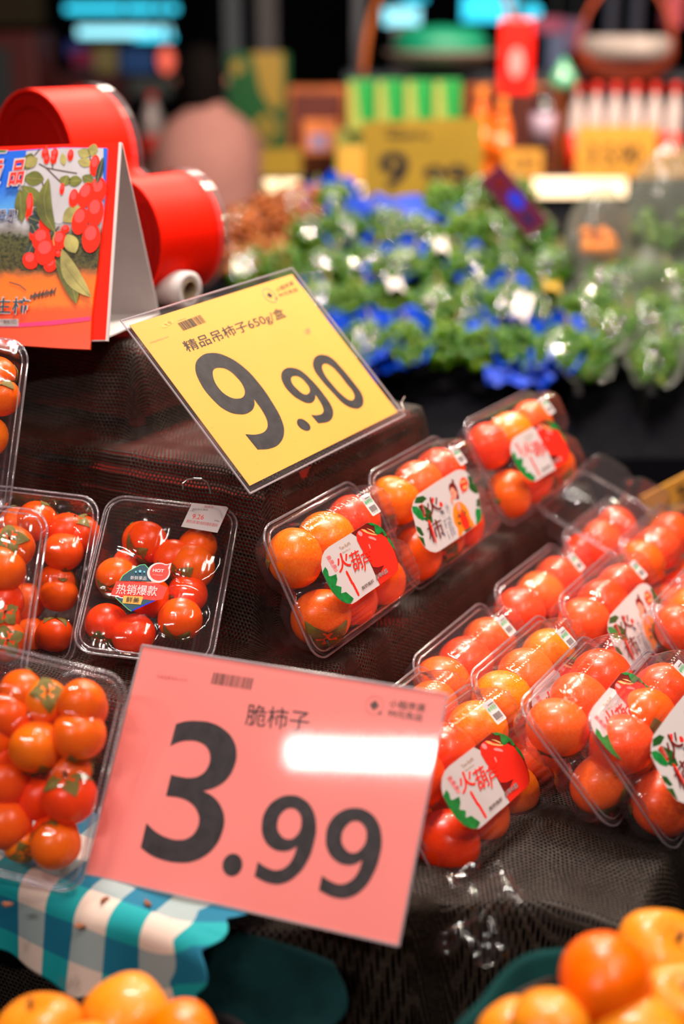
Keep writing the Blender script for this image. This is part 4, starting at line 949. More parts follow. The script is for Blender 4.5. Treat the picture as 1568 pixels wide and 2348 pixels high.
def basket(c, rad, depth_, m, label, wav):
    e = empty('fruit_basket', Matrix.Translation(c), label, 'basket')
    prof = [(rad*.55, -depth_), (rad*.8, -depth_*.6), (rad*.97, -.02), (rad*1.0, 0), (rad*.96, -.004), (rad*.78, -depth_*.6), (rad*.5, -depth_+.006), (.001, -depth_+.006)]
    n = 72; vs = []; fs = []
    for r_, z in prof:
        for i in range(n):
            a = 2*pi*i/n; k = 1+wav*sin(a*9)*(1 if z > -.03 else .3)
            vs.append((r_*k*cos(a), r_*k*sin(a), z+wav*.25*sin(a*9+1)*(1 if z > -.03 else 0)))
    for k in range(len(prof)-1):
        for i in range(n): fs.append((k*n+i, k*n+(i+1) % n, (k+1)*n+(i+1) % n, (k+1)*n+i))
    b = MB(); b.smooth = True; b.add(vs, fs, m); put('lining', b.mesh('lining'), e)
    b = MB(); b.smooth = True
    for k in range(5):
        rr = rad*(.62+.08*k); zz = -depth_+.008+k*depth_*.2
        b.tube([(rr*cos(2*pi*i/40), rr*sin(2*pi*i/40), zz) for i in range(41)], .004, mat('dark_wicker', (.03, .018, .012), .7), 6)
    put('wicker_bands', b.mesh('wicker_bands'), e)
    return e
basket(V((.235, .80, .915)), .160, .13, M_TEALF, 'round basket with dark teal lining of yellow persimmons, lower right corner', .015)
basket(at(215, 2560, 1.09), .150, .12, M_BLK, 'round black basket of yellow persimmons at lower left corner', .01)
# posts that hold the two front baskets
for x, s_, zz in ((1400, 1.06, .13), (215, 1.09, .12)):
    c = V((.235, .80, .915)) if x > 500 else at(x, 2560, s_); b = MB(); b.lathe([(.001, 0), (.10, 0), (.10, c.z-zz-.03), (.12, c.z-zz-.002), (.001, c.z-zz-.002)], M_BLK, 24)
    put('basket_stand', b.mesh('basket_stand'), None, Matrix.Translation((c.x, c.y, 0)), 'black round stand under the %s basket' % ('right' if x > 500 else 'left'), 'stand')
yf = [('right', 1388, 2245, 1.03, .0345, (-.5, .1, -.5), 'yelr', (1.08, .95, 1.0), 'deep orange persimmon with a bulge, centre of the right front basket'),
      ('right', 1525, 2190, 1.09, .0375, (.25, -.35, .8), 'yel', (1, 1, 1), 'pale yellow persimmon with stem hollow at right edge'),
      ('right', 1560, 2300, 1.03, .031, (0, -.3, 1), 'yel', (1, 1, 1), 'yellow persimmon cut by the lower right corner'),
      ('right', 1265, 2345, 1.01, .030, (0, -.2, -1), 'yel', (1, 1, 1), 'yellow persimmon in front of the deep orange one, right basket'),
      ('right', 1185, 2372, 1.03, .028, (0, .3, -1), 'yel', (1, 1, 1), 'yellow persimmon leftmost in the right front basket'),
      ('right', 1470, 2390, 1.0, .034, (0, .3, -1), 'yel', (1, 1, 1), 'yellow persimmon under the deep orange one, right basket'),
      ('left', 290, 2325, 1.10, .0335, (0, .3, -1), 'yel', (1, 1, 1), 'round orange-yellow persimmon, tallest in the left front basket'),
      ('left', 85, 2365, 1.08, .0345, (-.2, .1, 1), 'yel', (1, 1, 1), 'yellow persimmon at lower left corner of the picture'),
      ('left', 415, 2378, 1.07, .028, (0, .3, -1), 'yelr', (1, 1, 1), 'small orange persimmon rightmost in the left front basket'),
      ('left', 190, 2450, 1.03, .034, (0, .3, -1), 'yel', (1, 1, 1), 'yellow persimmon low in the left front basket')]
for _, x, y, d_, r_, ax, k, sc, lab in yf: persimmon(at(x, y, d_), r_, ax, k, lab, None, True, sc)
for i, (x, y, d_, r_) in enumerate([(1330, 2470, 1.05, .034), (1480, 2500, 1.08, .034), (1400, 2440, 1.12, .034), (1250, 2480, 1.1, .034)]): persimmon(at(x, y, d_), r_, (0, 0, 1), 'yel', 'yellow persimmon in the lower layer of the right front basket, %s' % ['middle', 'right', 'back', 'left'][i], 'lower layer persimmons, right front basket')
for i, (x, y, d_, r_) in enumerate([(120, 2520, 1.10, .034), (320, 2490, 1.10, .034), (400, 2540, 1.08, .034)]): persimmon(at(x, y, d_), r_, (0, 0, 1), 'yel', 'yellow persimmon in the lower layer of the left front basket, %s' % ['left', 'middle', 'right'][i], 'lower layer persimmons, left front basket')
# crumpled clear film lying below the front pack
b = MB(); b.smooth = True; n = 22; vs = []
P_CR = Pose(on_z(1105, 2085, .882), (.85, -.45, .1), (.1, .75, .65))
for i in range(n+1):
    for j in range(n+1):
        x = (i/n-.5)*.058; z = (j/n-.5)*.080; vs.append((x*(1+.3*sin(j*.5)), .012*noise.noise(V((x*45, z*45, 1)))*2.2+.006*noise.noise(V((x*110, z*110, 4))), z*(1+.2*cos(i*.4))))
b.add(vs, [(i*(n+1)+j, i*(n+1)+j+1, (i+1)*(n+1)+j+1, (i+1)*(n+1)+j) for i in range(n) for j in range(n)], M_FILM)
put('plastic_scrap', b.mesh('plastic_scrap'), None, P_CR.M, 'crumpled clear plastic film scrap on the net below the front pack', 'plastic')
# distant yellow tag at the end of the lower rows
def tag(px, py, d_, w_, h_, m, body, label, roll=0, yaw=0, post=0, name='price_tag', ty=.5, th=.4, ink=None, bold=.02):
    M = Matrix.Translation(at(px, py, d_)) @ Matrix.Rotation(yaw, 4, 'Z') @ Matrix.Rotation(roll, 4, 'Y')
    e = empty(name, M, label, 'price tag'); b = MB(); b.box(-w_/2, w_/2, 0, .003, -h_/2, h_/2, m); put('card', b.mesh('card'), e)
    if body:
        b = MB()
        for (tx, x0, z0, ww, hh) in body: b.glyph(tx, ink or M_INK, (-w_/2+x0*w_, -h_/2+z0*h_), (ww*w_, 0), (0, hh*h_), -.001, bold)
        put('print', b.mesh('print'), e)
    if post: b = MB(); b.box(-.004, .004, .004, .010, -e.location.z+.003, 0, M_SEDGE); put('stand_rod', b.mesh('stand_rod'), e)
    return e
tag(1585, 1120, 2.25, .16, .055, M_YELLOW, [('5.90', .35, .25, .5, .5)], 'yellow price tag at right edge beyond the lower rows', roll=R(-26), yaw=R(10), post=0)
b = MB(); q = at(1590, 1130, 2.27); b.box(-.004, .004, 0, .006, -q.z+.003, 0, M_SEDGE); put('tag_stand_rod', b.mesh('tag_stand_rod'), None, Matrix.Translation(q), 'thin rod holding the yellow tag at the right edge', 'rod')

# ================================================================ BACKGROUND: fruit counter
def upright(px, py, d_, yaw=0): return Matrix.Translation(at(px, py, d_)) @ Matrix.Rotation(yaw, 4, 'Z')
def size(px, d_): return px*d_/F_PX
def pile(v, u): return V((u, 2.62+v*.85, .90+v*.36))       # sloping bed of the counter
b = MB(); p = [pile(-.06, -1.3), pile(-.06, 2.2), pile(.86, 2.2), pile(.86, -1.3)]
b.add([q-V((0, 0, .05)) for q in p]+[V((q.x, q.y, 0)) for q in p], [(0, 1, 2, 3), (7, 6, 5, 4), (0, 4, 5, 1), (1, 5, 6, 2), (2, 6, 7, 3), (3, 7, 4, 0)], mat('black_counter', (.004, .004, .006), .9, .05))
put('fruit_counter', b.mesh('fruit_counter'), None, None, 'long black sloping counter under the grapes', 'counter')
M_GRP = fruit_mat('grape_green', [(.005, .050, .0), (.04, .12, .001), (.17, .22, .004)], 40, rough=.14, coat=.0)
M_GRPB = fruit_mat('longan_brown', [(.05, .008, .0), (.20, .032, .001), (.55, .13, .004)], 40, rough=.42, coat=.0)
M_BLUE = mat('blue_film', (.0, .045, .50), .4, .25, var=.6, vs=14, bmp=.4, bs=25)
M_WRAP = plastic('clear_wrap', (.99, .99, .99), 1.0, .0, rough=.02)
M_BUN = [None]*5
def ico(r, sub=2):
    bm = bmesh.new(); bmesh.ops.create_icosphere(bm, subdivisions=sub, radius=r); v = [tuple(x.co) for x in bm.verts]; f = [tuple(i.index for i in q.verts) for q in bm.faces]; bm.free(); return v, f
IV, IF = ico(1, 2)
def bunch_mesh(seed, m, rx, ry, rz, r, n):
    q = random.Random(seed); mb = MB(); mb.smooth = True; cs = []
    for _ in range(n*12):
        a = q.uniform(0, 2*pi); b_ = math.acos(q.uniform(-1, 1)); k = q.uniform(.75, 1)
        taper = 1-.35*max(0, -cos(a)*sin(b_))
        p = V((rx*k*sin(b_)*sin(a)*taper, ry*k*sin(b_)*cos(a), rz*k*cos(b_)*taper))
        if p.z < -rz*.5: continue
        if all((p-c).length > r*1.5 for c in cs): cs.append(p)
        if len(cs) >= n: break
    for c in cs:
        rr = r*q.uniform(.85, 1.08); mb.add([(c.x+rr*x, c.y+rr*y*1.08, c.z+rr*z) for x, y, z in IV], IF, m)
    return mb.mesh('grapes')
GB = [bunch_mesh(i, M_GRP, .046, .070, .035, .0115, 85) for i in range(4)]
BB = [bunch_mesh(20+i, M_GRPB, .05, .06, .035, .0115, 70) for i in range(2)]
st_ = MB(); st_.tube([(0, .05, .01), (.004, .075, .02), (-.004, .10, .022)], .003, mat('green_stem', (.16, .14, .03), .7), 6); STEMG = st_.mesh('stem')
def bagm(seed, m, rx, ry):
    q = random.Random(seed); n, k = 36, 12; vs = []; fs = []
    for j in range(k+1):
        t = j/k
        for i in range(n):
            a = 2*pi*i/n; rr = (.25+.95*t**.7)*(1+.10*sin(a*5+seed)+.06*q.uniform(-1, 1)); vs.append((rx*rr*cos(a), ry*rr*sin(a), -.022+.048*t**1.5+.010*sin(a*7+seed*2)*t+.006*q.uniform(-1, 1)))
    for j in range(k):
        for i in range(n): fs.append((j*n+i, j*n+(i+1) % n, (j+1)*n+(i+1) % n, (j+1)*n+i))
    mb = MB(); mb.smooth = True; mb.add(vs, fs+[tuple(range(n))[::-1]], m); return mb.mesh('bag')
BAGS = [bagm(i, M_BLUE, .052, .082) for i in range(3)]; CBAG = [bagm(i+5, M_BAG, .054, .085) for i in range(2)]
slope = Matrix.Rotation(math.atan2(.36, .85), 4, 'X')
def wrapm(seed):
    n, k = 36, 14; vs = []; fs = []
    for j in range(k+1):
        for i in range(n):
            a = 2*pi*i/n; t = (j+.3)/(k+.3)*1.35; x = .050*sin(t)*cos(a); y = .076*sin(t)*sin(a); z = .040*cos(t)
            q = 1+.16*noise.noise(V((x*42, y*42, seed*3.7)))
            vs.append((x*q, y*q, z*q+.004))
    for j in range(k):
        for i in range(n): fs.append((j*n+i, (j+1)*n+i, (j+1)*n+(i+1) % n, j*n+(i+1) % n))
    mb = MB(); mb.smooth = True; mb.add(vs, fs, M_WRAP); return mb.mesh('clear_wrap')
WRAPS = [wrapm(i) for i in range(5)]
def on_pile(px, py, lift=0):
    d_ = at(px, py, 1)-CAM; # plane through the bed
    n_ = V((0, -.36, .85)).normalized(); p0 = pile(0, 0)+n_*lift; k = (p0-CAM).dot(n_)/d_.dot(n_); return CAM+d_*k
ROWN = ['front row', 'second row', 'third row', 'fourth row', 'back row']
gi = 0
def bunch(px, py, mesh, bag, label, group, rz=0, lift=.035, sc=1):
    e = empty('grape_bunch' if mesh in GB else 'longan_bunch', Matrix.Translation(on_pile(px, py, lift)) @ slope @ Matrix.Rotation(rz, 4, 'Z') @ Matrix.Diagonal((sc, sc, sc, 1)), label, 'grapes' if mesh in GB else 'longans', group)
    put('grapes', mesh, e, kind='stuff'); put('stem', STEMG, e)
    if bag: put('bag', bag, e)
    if rnd.random() < (.65 if mesh in GB else .2): put('clear_wrap', WRAPS[rnd.randrange(5)], e)
    return e
for r, y in enumerate((800, 705, 615, 535, 462)):
    xs = {0: range(735, 1290, 92), 1: range(700, 1290, 90), 2: range(560, 1290, 88), 3: range(690, 1290, 86), 4: range(760, 1250, 84)}[r]
    for c, x in enumerate(xs):
        if r == 4 and 830 < x < 1010: continue
        bunch(x+rnd.uniform(-8, 8)+(18 if r % 2 else 0), y+rnd.uniform(-8, 8), GB[gi % 4], BAGS[gi % 3] if gi % 6 == 0 or r == 0 and c in (1, 2, 5) else None, 'green grape bunch, %s of the heap, place %s from the left' % (ROWN[r], ['one', 'two', 'three', 'four', 'five', 'six', 'seven', 'eight', 'nine', 'ten'][c]), 'green grape bunches heaped on the counter', rnd.uniform(-.5, .5)); gi += 1
for c, (x, y) in enumerate(((1345,820),(1405,760),(1350,715),(1500,830),(1560,760),(1490,730),(1555,660),(1470,650),(1400,655))):
    bunch(x, y, GB[gi % 4], CBAG[gi % 2], 'dark green grape bunch in clear bag %s, right hand bay' % ['front left', 'second front', 'behind front left', 'front middle', 'front edge right', 'centre', 'back right', 'back centre', 'back left'][c], 'clear bagged grape bunches at right', rnd.uniform(-.5, .5)); gi += 1
for c, (x, y) in enumerate(((545,610),(620,590),(560,540),(640,520),(540,520),(610,492),(690,468),(700,520),(655,480))):
    bunch(x, y, BB[c % 2], None, 'brown longan cluster heaped at the left end, cluster %s' % ['lower left', 'lower right', 'middle left', 'middle', 'upper left', 'upper middle', 'upper right', 'right of middle', 'topmost'][c], 'brown longan clusters', rnd.uniform(-.8, .8)); gi += 1
# blue film folds lying between the bunches
for i, (x, y, w_, h_, rz) in enumerate([(870,478,.19,.10,.1),(985,480,.15,.09,-.2),(1070,600,.12,.17,.6),(850,805,.15,.09,-.4),(1190,860,.13,.06,.0),(735,690,.06,.16,.3),(960,590,.05,.12,-.2),(1100,740,.08,.11,-.6),(800,870,.10,.05,0)]):
    b = MB(); b.smooth = True; n = 16; vs = [((u/n-.5)*w_, (v/n-.5)*h_, .018*noise.noise(V((u*.35+i*5, v*.35, i)))+.006*sin(u*1.3+v)) for u in range(n+1) for v in range(n+1)]
    b.add(vs, [(u*(n+1)+v, u*(n+1)+v+1, (u+1)*(n+1)+v+1, (u+1)*(n+1)+v) for u in range(n) for v in range(n)], M_BLUE)
    put('blue_film_fold', b.mesh('blue_film_fold'), None, Matrix.Translation(on_pile(x, y, .040)) @ slope @ Matrix.Rotation(rz, 4, 'Z'), 'crumpled blue plastic film among the grapes, ' + ['top left', 'top middle', 'right of centre', 'front left', 'front right', 'left side', 'centre', 'centre right', 'front left corner'][i], 'film', 'blue film between the grapes')
for i, x in enumerate((1292, 1448)):
    p = on_pile(x, 790, .0); b = MB(); b.box(-.006, .006, -.22, .30, -.02, .04, mat('black_divider', (.004, .004, .005), .8, .1)); put('bay_divider', b.mesh('bay_divider'), None, Matrix.Translation(p) @ slope, ('black divider between the blue bagged and right hand grapes', 'black divider between the two right hand bays')[i], 'divider')
# big clear bags upper right
for i, (x, y, s_, lab) in enumerate(((1370,590,.080,'large clear plastic bag of pale fruit behind the right hand grapes'), (1530,560,.105,'large clear green tinted bag at right edge'), (1480,650,.05,'clear bag of green fruit between the two large bags'))):
    e = empty('plastic_bag', Matrix.Translation(on_pile(x, y, .06)), lab, 'bag'); n, k = 40, 16; vs = []; fs = []
    for j in range(k+1):
        t = j/k; rr = s_*(sin(pi*min(1, t*.85+.12))**.6)*(1-.25*t)
        for a_ in range(n): a = 2*pi*a_/n; q = rr*(1+.10*sin(a*6+j*.7+i)+.05*noise.noise(V((a*3, j*.9, i)))); vs.append((q*cos(a), q*.6*sin(a), -.05+t*s_*2.5))
    for j in range(k):
        for a_ in range(n): fs.append((j*n+a_, j*n+(a_+1) % n, (j+1)*n+(a_+1) % n, (j+1)*n+a_))
    b = MB(); b.smooth = True; b.add(vs, fs, M_BAG); put('clear_film', b.mesh('clear_film'), e)
    b = MB(); b.smooth = True; q = random.Random(i)
    for _ in range(14):
        c = V((q.uniform(-.6, .6)*s_, q.uniform(-.3, .3)*s_, q.uniform(-.03, .6)*s_)); rr = s_*.19; b.add([(c.x+rr*x_, c.y+rr*y_, c.z+rr*z_) for x_, y_, z_ in IV], IF, M_YEL if i == 0 else M_GRP)
    put('fruit_inside', b.mesh('fruit_inside'), e, kind='stuff')
# small paper tags / white film among the bunches
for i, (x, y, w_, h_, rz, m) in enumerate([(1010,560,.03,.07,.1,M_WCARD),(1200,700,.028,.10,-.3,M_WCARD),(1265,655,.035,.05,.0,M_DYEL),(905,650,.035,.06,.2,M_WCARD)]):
    b = MB(); b.smooth = True; n = 8; b.add([((u/n-.5)*w_, (v/n-.5)*h_, .01*sin(u*.5+v*.3)) for u in range(n+1) for v in range(n+1)], [(u*(n+1)+v, u*(n+1)+v+1, (u+1)*(n+1)+v+1, (u+1)*(n+1)+v) for u in range(n) for v in range(n)], m)
    put('paper_tag', b.mesh('paper_tag'), None, Matrix.Translation(on_pile(x, y, .085)) @ slope @ Matrix.Rotation(rz, 4, 'Z'), ['white paper tag near the top of the grapes', 'white paper strip at the right of the grapes', 'yellow tag beside the white strip', 'white paper tag in the middle of the grapes'][i], 'tag')
# purple label card standing out of the grapes
M_PUR = mat('purple_card', (.12, .012, .05), .35, coat=.4)
e = empty('purple_label', Matrix.Translation(at(1180, 462, 2.95)) @ Matrix.Rotation(R(0), 4, 'Z') @ Matrix.Rotation(R(48), 4, 'Y'), 'purple and blue label card tilted above the grapes', 'label card')
b = MB(); b.box(-.078, .078, 0, .004, -.028, .028, M_PUR); put('card', b.mesh('card'), e)
b = MB(); b.ell(0, .004, .022, .014, mat('blue_print', (.02, .04, .7), .4), -.001); b.ell(-.05, .0, .014, .012, M_PMAR, -.001); b.ell(.045, -.002, .016, .008, M_PNAV, -.001); put('print', b.mesh('print'), e)

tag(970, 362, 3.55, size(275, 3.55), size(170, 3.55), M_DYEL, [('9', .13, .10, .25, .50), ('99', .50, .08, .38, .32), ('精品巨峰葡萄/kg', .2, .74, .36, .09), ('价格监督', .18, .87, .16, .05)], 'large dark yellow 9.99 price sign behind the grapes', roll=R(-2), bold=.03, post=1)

# ---------------------------------------------------------------- shelf with drinks
SD = 4.55
M_SHELF = mat('dark_shelf_steel', (.03, .035, .05), .5); M_WOOD = mat('orange_wood', (.42, .09, .010), .55, var=.4, vs=10)
c = at(1080, 430, SD); b = MB(); b.box(-.67, 1.2, 0, .55, -.03, 0, M_SHELF); b.box(-.67, 1.2, .0, .55, -c.z+.005, -.6, M_SHELF); b.box(-.67, 1.2, .05, .55, -.6, -.03, M_SHELF)
put('drinks_counter', b.mesh('drinks_counter'), None, Matrix.Translation(c), 'dark steel counter carrying the bottles and cartons', 'counter')
TOPZ = c.z
M_RAIL = mat('warm_led_strip', (.9, .7, .5), .4, emit=(1, .72, .42), es=2.2)  # pale price rail brightened by a glow of its own
for i, (x0, x1, y) in enumerate(((1222, 1438, 430), (722, 838, 436), (606, 690, 425))):
    b = MB(); b.box(0, size(x1-x0, SD-.1), -.01, .01, -size(19 if i == 0 else 11, SD), size(19 if i == 0 else 11, SD), M_RAIL); b.box(-.01, size(x1-x0, SD)+.01, .01, .02, -.035, .035, M_SHELF)
    put('light_strip', b.mesh('light_strip'), None, Matrix.Translation(at(x0, y, SD-.02)), ['bright warm light strip on the shelf edge under the bottles', 'short warm light strip left of the dark yellow sign', 'short warm light strip above the brown fruit'][i], 'lamp', 'light strips on the shelf edge')
def bottle(px, ytop, ybot, d_, rad_px, capm, liq, labm, label, group, lab=(.25, .60)):
    h = size(ybot-ytop, d_); r = size(rad_px, d_); p = at(px, ybot, d_)
    e = empty('drink_bottle', Matrix.Translation(p), label, 'bottle', group)
    b = MB(); b.smooth = True; b.lathe([(.001, 0), (r*.85, 0), (r, h*.04), (r, h*.25), (r*.93, h*.3), (r, h*.36), (r, h*.62), (r*.8, h*.74), (r*.42, h*.86), (r*.40, h*.93)], liq, 20); put('body', b.mesh('body'), e)
    b = MB(); b.smooth = True; b.lathe([(r*1.01, h*lab[0]), (r*1.02, h*lab[0]), (r*1.02, h*lab[1]), (r*1.01, h*lab[1])], labm, 20); put('wrap_label', b.mesh('wrap_label'), e)
    b = MB(); b.smooth = True; b.lathe([(r*.46, h*.90), (r*.48, h*.91), (r*.48, h*.99), (r*.42, h), (.001, h)], capm, 16); put('cap', b.mesh('cap'), e)
M_OJ = mat('orange_juice', (.95, .17, .006), .12, coat=1); M_CLR = mat('milky_bottle', (.62, .50, .50), .12, coat=1); M_CAPR = mat('red_cap', (.75, .02, .01), .4)
M_DARKB = mat('dark_purple_drink', (.015, .008, .02), .1, coat=1); M_LRED = mat('red_label', (.90, .03, .01), .35); M_LPUR = mat('lilac_label', (.40, .30, .42), .35); M_CAPO = mat('orange_cap', (.9, .25, .03), .4)
nm = ['first', 'second', 'third', 'fourth', 'fifth', 'sixth']
for i, x in enumerate((1315, 1357, 1401, 1446, 1490, 1535)): bottle(x, 200, 400, SD+.12, 19, M_CAPR, M_CLR, M_LRED, 'red capped pale bottle with red label, %s from the left' % nm[i], 'red capped bottles in a row', (.02, .46))
for i, (x, y0, y1) in enumerate(((1099, 208, 424), (1146, 232, 426))): bottle(x, y0, y1, SD-.05, 22, M_CAPO, M_OJ, M_OJ, ('orange juice bottle, left and taller of the two', 'orange juice bottle beside the dark purple bottle')[i], 'orange juice bottles')
bottle(1243, 208, 350, SD, 27, M_INK, M_DARKB, M_LPUR, 'dark purple bottle with lilac label beside the orange juice', None, (.22, .62))
def boxy(name, px0, py0, px1, py1, d_, dep, m, label, cat, group=None, yaw=0, detail=None, legs=0):
    w_, h_ = size(px1-px0, d_), size(py1-py0, d_); e = empty(name, Matrix.Translation(at((px0+px1)/2, (py0+py1)/2, d_)) @ Matrix.Rotation(yaw, 4, 'Z'), label, cat, group)
    b = MB(); b.box(-w_/2, w_/2, 0, dep, -h_/2, h_/2, m); o = put('body', b.mesh('body'), e)
    bv = o.modifiers.new('bevel', 'BEVEL'); bv.width = min(w_, h_)*.04; bv.segments = 2
    if detail: b = MB(); detail(b, w_, h_); put('print', b.mesh('print'), e)
    cz = e.location.z
    if legs == 1:
        for sx in (-1, 1): b = MB(); b.box(sx*w_*.45-.015, sx*w_*.45+.015, .01, dep-.01, -cz+.003, -h_/2, M_SHELF); put('leg', b.mesh('leg'), e)
    if legs == 2: b = MB(); b.box(-.004, .004, 0, .008, h_/2, 3.6-cz, M_SHELF); put('hanging_cord', b.mesh('hanging_cord'), e)
    return e
M_CGRN = mat('carton_green', (.015, .33, .06), .4); M_CYEL = mat('carton_lime', (.42, .45, .09), .4)
def cart(b, w_, h_):
    b.poly([(-w_*.48, -h_*.3), (-w_*.48, h_*.46), (-w_*.22, h_*.46), (-w_*.05, -h_*.3)], M_CYEL, -.002); b.rect(-w_*.48, -h_*.48, w_*.48, -h_*.3, M_CYEL, -.002)
for i in range(4): boxy('drink_carton', 797+i*66, 186, 859+i*66, 300, SD+.02, .07, M_CGRN, 'green and lime drink carton, %s from the left' % nm[i], 'carton', 'green cartons in a row', detail=cart)
boxy('display_board', 770, 300, 1112, 425, SD+.12, .03, M_CYEL, 'lime yellow shelf board behind the green cartons', 'board')
def frame_(b, w_, h_): b.rect(-w_*.42, -h_*.42, w_*.42, h_*.42, mat('dark_red_board', (.10, .012, .006), .6), -.002)
boxy('wooden_crate', 1058, 196, 1292, 400, SD+.25, .1, M_WOOD, 'orange wooden crate backing the juice bottles', 'crate', detail=frame_)
boxy('wooden_crate', 660, 202, 795, 382, SD+.25, .1, M_WOOD, 'orange wooden crate left of the green cartons', 'crate', detail=frame_)
def ob(b, w_, h_): b.rect(-w_*.3, -h_*.35, w_*.2, h_*.1, mat('lilac_print', (.35, .28, .50), .5), -.002)
boxy('snack_box', 694, 278, 776, 352, SD+.2, .06, mat('orange_box', (.80, .22, .05), .5), 'small orange and lilac box in the left wooden crate', 'box', detail=ob)
tag(1412, 348, SD-.15, size(182, SD-.15), size(115, SD-.15), M_YELLOW, [('3 5.90', .14, .22, .68, .42)], 'yellow price tag 5.90 in front of the red capped bottles')
tag(1545, 375, SD-.15, size(80, SD-.15), size(56, SD-.15), M_YELLOW, [('2.50', .2, .3, .6, .4)], 'yellow price tag at the right edge beside the 5.90 tag')
tag(1200, 374, SD-.15, size(88, SD-.15), size(62, SD-.15), M_YELLOW, [('6.90', .2, .3, .6, .4)], 'small yellow price tag below the dark purple bottle')
tag(808, 378, SD-.15, size(62, SD-.15), size(78, SD-.15), mat('amber_card', (.85, .42, .06), .5), None, 'small amber tag at the left of the dark yellow sign', post=1)
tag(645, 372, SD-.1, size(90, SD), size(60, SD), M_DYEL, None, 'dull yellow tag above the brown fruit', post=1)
# red pouch hanging
boxy('red_pouch', 1146, 48, 1222, 212, SD-.1, .03, mat('bright_red_film', (.95, .012, .006), .3, coat=.6), 'bright red pouch hanging above the juice bottles', 'pouch', detail=lambda b, w_, h_: b.ell(0, -h_*.08, w_*.22, h_*.2, M_PPNK, -.002), legs=2)
# wicker basket with tall handle, right
c = at(1432, 130, SD+.1); r_ = size(112, SD); e = empty('wicker_basket', Matrix.Translation(c), 'red-brown wicker basket with tall arched handle above the bottles', 'basket')
M_WICK = mat('red_wicker', (.30, .035, .008), .6, var=.5, vs=60, bmp=.6, bs=120)
b = MB(); b.smooth = True
for k in range(9):
    t = k/8; rr = r_*(1-.55*t**2); zz = .01-size(72, SD)*t; b.tube([(rr*cos(2*pi*i/48)*(1+.012*sin(i*pi/2+k*pi)), rr*.7*sin(2*pi*i/48), zz) for i in range(49)], .0075, M_WICK, 6)
put('woven_bowl', b.mesh('woven_bowl'), e)
b = MB(); b.smooth = True; b.tube([(r_*cos(a), 0, size(170, SD)*sin(a)) for a in [pi*i/24 for i in range(25)]], .008, M_WICK, 6); put('handle', b.mesh('handle'), e)
b = MB(); b.smooth = True; b.lathe([(r_*.5, -.02), (r_*.92, .0), (r_*.94, size(36, SD)), (r_*.80, size(46, SD)), (.001, size(48, SD))], mat('grey_paper_fill', (.30, .25, .24), .8, var=.3, vs=20), 30); put('paper_fill', b.mesh('paper_fill'), e)
# second basket: handle arc and green liner
c = at(1010, 118, SD+.2); r_ = size(185, SD); e = empty('wicker_basket', Matrix.Translation(c), 'wicker basket with green lining and wide orange handle above the cartons', 'basket')
b = MB(); b.smooth = True; b.tube([(r_*cos(a), 0, size(330, SD)*sin(a)-size(70, SD)) for a in [pi*i/28 for i in range(29)]], .012, M_WOOD, 6); put('handle', b.mesh('handle'), e)
b = MB(); b.smooth = True; b.lathe([(.001, -.045), (r_*.55, -.045), (r_*.72, -.01), (r_*.75, .004), (r_*.70, .0)], mat('grey_basket', (.20, .15, .13), .7), 36); put('bowl', b.mesh('bowl'), e)
b = MB(); b.smooth = True; b.lathe([(r_*.60, 0), (r_*.62, .03), (r_*.5, size(52, SD)), (.001, size(60, SD))], mat('teal_green_liner', (.0, .22, .12), .5), 30); put('liner', b.mesh('liner'), e)
b = MB(); b.smooth = True; b.lathe([(.001, 0), (size(30, SD), 0), (size(32, SD), .03), (size(14, SD), size(52, SD)), (size(5, SD), size(66, SD)), (.001, size(68, SD))], mat('mint_glass', (.10, .42, .25), .1, coat=1), 24)
put('mint_jar', b.mesh('mint_jar'), None, upright(1290, 203, SD), 'mint green teardrop jar left of the wicker basket', 'jar')
b = MB(); b.box(-.60, 1.0, 0, .4, -.012, .012, M_SHELF); put('upper_shelf', b.mesh('upper_shelf'), None, upright(1200, 178, SD+.22), 'dark upper shelf behind the hanging red pouch', 'shelf')
for x in (-.55, .95):
    c = at(1200, 178, SD+.22); b = MB(); b.box(x-.02, x+.02, .30, .34, -c.z+.003, .8, M_SHELF); put('shelf_upright', b.mesh('shelf_upright'), None, upright(1200, 178, SD+.22), 'dark steel upright of the drinks shelf, %s end' % ('left' if x < 0 else 'right'), 'post')

# ---------------------------------------------------------------- lamps far away (lit)
def glow(name, col, es): return mat(name, col, .4, emit=col, es=es)
CY = glow('cyan_lamp', (.04, .62, .85), 1.6); CYW = glow('pale_cyan_lamp', (.30, .78, .90), 1.5); BL = glow('blue_lamp', (.0, .16, .95), 1.3); SAL = glow('salmon_lamp', (.85, .13, .08), .9); VIO = glow('violet_lamp', (.14, .07, .42), .6)
lamps = [('tube_lamp', 150, 12, 405, 27, 7.5, CY, 'upper cyan light tube at the top left'), ('tube_lamp', 178, 62, 390, 84, 7.3, CYW, 'lower pale cyan light tube at the top left'), ('tube_lamp', 310, 80, 396, 92, 7.2, CY, 'short bright cyan lamp under the lower tube'),
 ('panel_lamp', 1062, -10, 1190, 46, 7.5, CY, 'cyan lit panel at the top right of centre'), ('tube_lamp', 880, 20, 962, 56, 7.5, CYW, 'short pale cyan lamp above the cartons'), ('round_lamp', 1203, 10, 1240, 46, 7.0, CY, 'round cyan lamp right of the cyan panel'),
 ('round_lamp', 1262, 98, 1292, 134, 6.5, BL, 'round blue lamp beside the hanging red pouch'), ('round_lamp', 1310, 70, 1335, 95, 6.5, VIO, 'small violet lamp right of the blue lamp'), ('round_lamp', 362, 108, 400, 168, 6.5, SAL, 'salmon round lamp at upper left beside the blue packets'), ('tube_lamp', 925, -8, 975, 3, 7.5, CY, 'cyan lamp at the very top above the pale lamp')]
